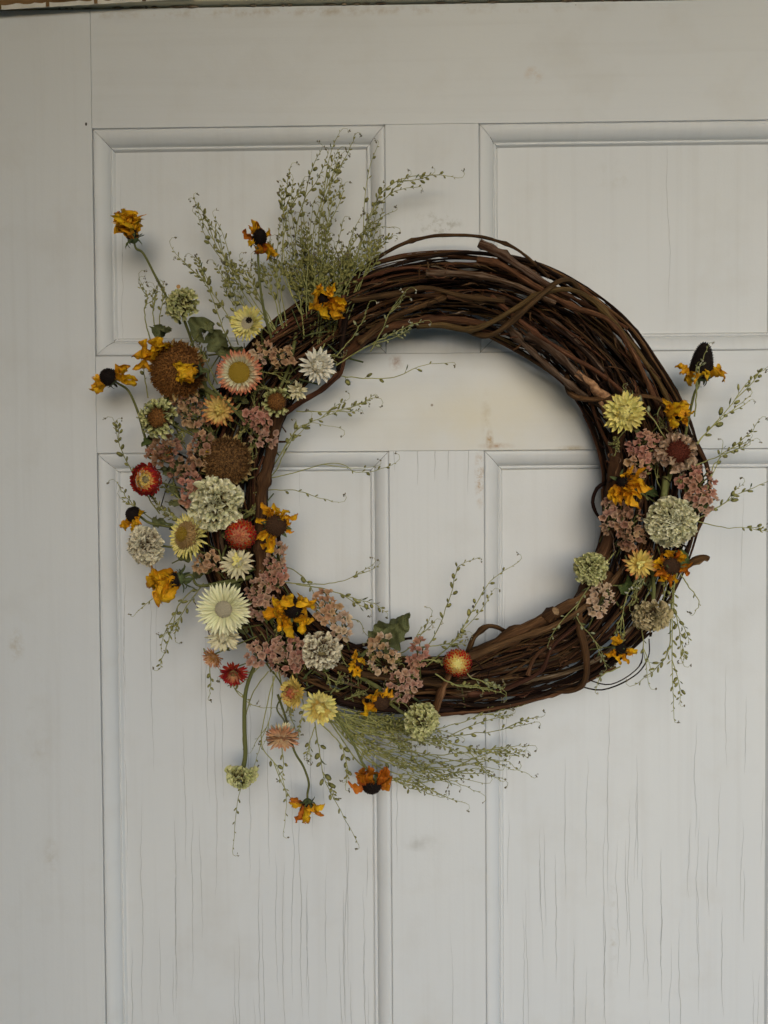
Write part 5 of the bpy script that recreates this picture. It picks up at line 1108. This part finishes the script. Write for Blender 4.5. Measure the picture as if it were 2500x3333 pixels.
for i, (x_, y_) in enumerate([(372, 850), (440, 760), (505, 860), (380, 925), (455, 930), (375, 1040), (430, 1120), (385, 1210), (440, 1240), (540, 1180), (470, 1380), (590, 1370), (655, 1360), (530, 1370), (760, 1440), (680, 1450), (1400, 900), (1330, 1070), (1420, 1070), (1480, 1010), (1400, 1270), (335, 945), (350, 1015), (365, 1085), (330, 1075), (395, 960), (410, 840), (350, 870), (395, 1180), (360, 1130), (430, 860), (410, 1020), (480, 1150), (600, 1300), (520, 1260), (1370, 930), (1490, 1080), (1340, 1160)]):
    an = random.uniform(0, 360)
    leaf(x_, y_, random.uniform(.05, .068), random.uniform(32, 55), an, (random.uniform(-.4, .4), random.uniform(-.4, .4)), 'small shrivelled dark leaf in the shade between the blooms', LEF if i % 3 else LFG, seed=50 + i, width=random.uniform(.35, .65), crinkle=.5, nx=10, ny=5)['group'] = 'shrivelled leaves between the blooms'
for i in range(95):
    th = random.uniform(125, 262); a_, b_ = ring(th); rr = a_ + (b_ - a_) * random.uniform(.0, 1.0 + .42 * (150 < th < 215)); x_ = C0[0] + rr * cos(R(th)); y_ = C0[1] - rr * sin(R(th))
    an = R(th) + random.uniform(-1.3, 1.3); L = random.uniform(45, 120)
    p = [P(x_ - sin(an) * L / 2, y_ - cos(an) * L / 2, random.uniform(.03, .06)), P(x_ + random.uniform(-8, 8), y_ + random.uniform(-8, 8), random.uniform(.045, .07)), P(x_ + sin(an) * L / 2, y_ + cos(an) * L / 2, random.uniform(.04, .075))]
    o = thing('flower_stem', 'thin dried stem tangled among the blooms', 'stem', Matrix.Translation(p[0]), 'thin dried stems tangled among the blooms')
    stem_part(o, p, random.uniform(.0006, .0015), random.choice((STM, SEP, M_bark[1], M_bark[0])), sides=5)
# thick cut stems crossing the clusters
for (pts, r, lab) in (([(405, 918, .075), (435, 940, .07), (470, 965, .05)], .0042, 'thick green stem leading from the ragged green zinnia'),
                      ([(430, 800, .05), (445, 840, .06), (455, 885, .06), (450, 930, .05)], .003, 'thick green stem behind the yellow strawflower with red tips'),
                      ([(740, 1440, .07), (800, 1475, .07), (860, 1510, .065)], .003, 'thick green stem crossing the vines at the bottom'),
                      ([(1438, 1030, .075), (1434, 1070, .08), (1428, 1115, .07)], .004, 'thick green stem above the large right-hand zinnia'),
                      ([(640, 720, .05), (625, 790, .07), (600, 850, .065)], .0022, 'long green stem left of the white strawflower'),
                      ([(560, 1080, .06), (540, 1110, .07), (500, 1130, .06)], .0022, 'green stem between the frilly zinnia and the red ball'),
                      ([(545, 1245, .075), (480, 1262, .08), (430, 1266, .075)], .0022, 'green stem above the largest white strawflower')):
    p = [P(*q) for q in pts]; o = thing('flower_stem', lab, 'stem', Matrix.Translation(p[0])); stem_part(o, p, r)
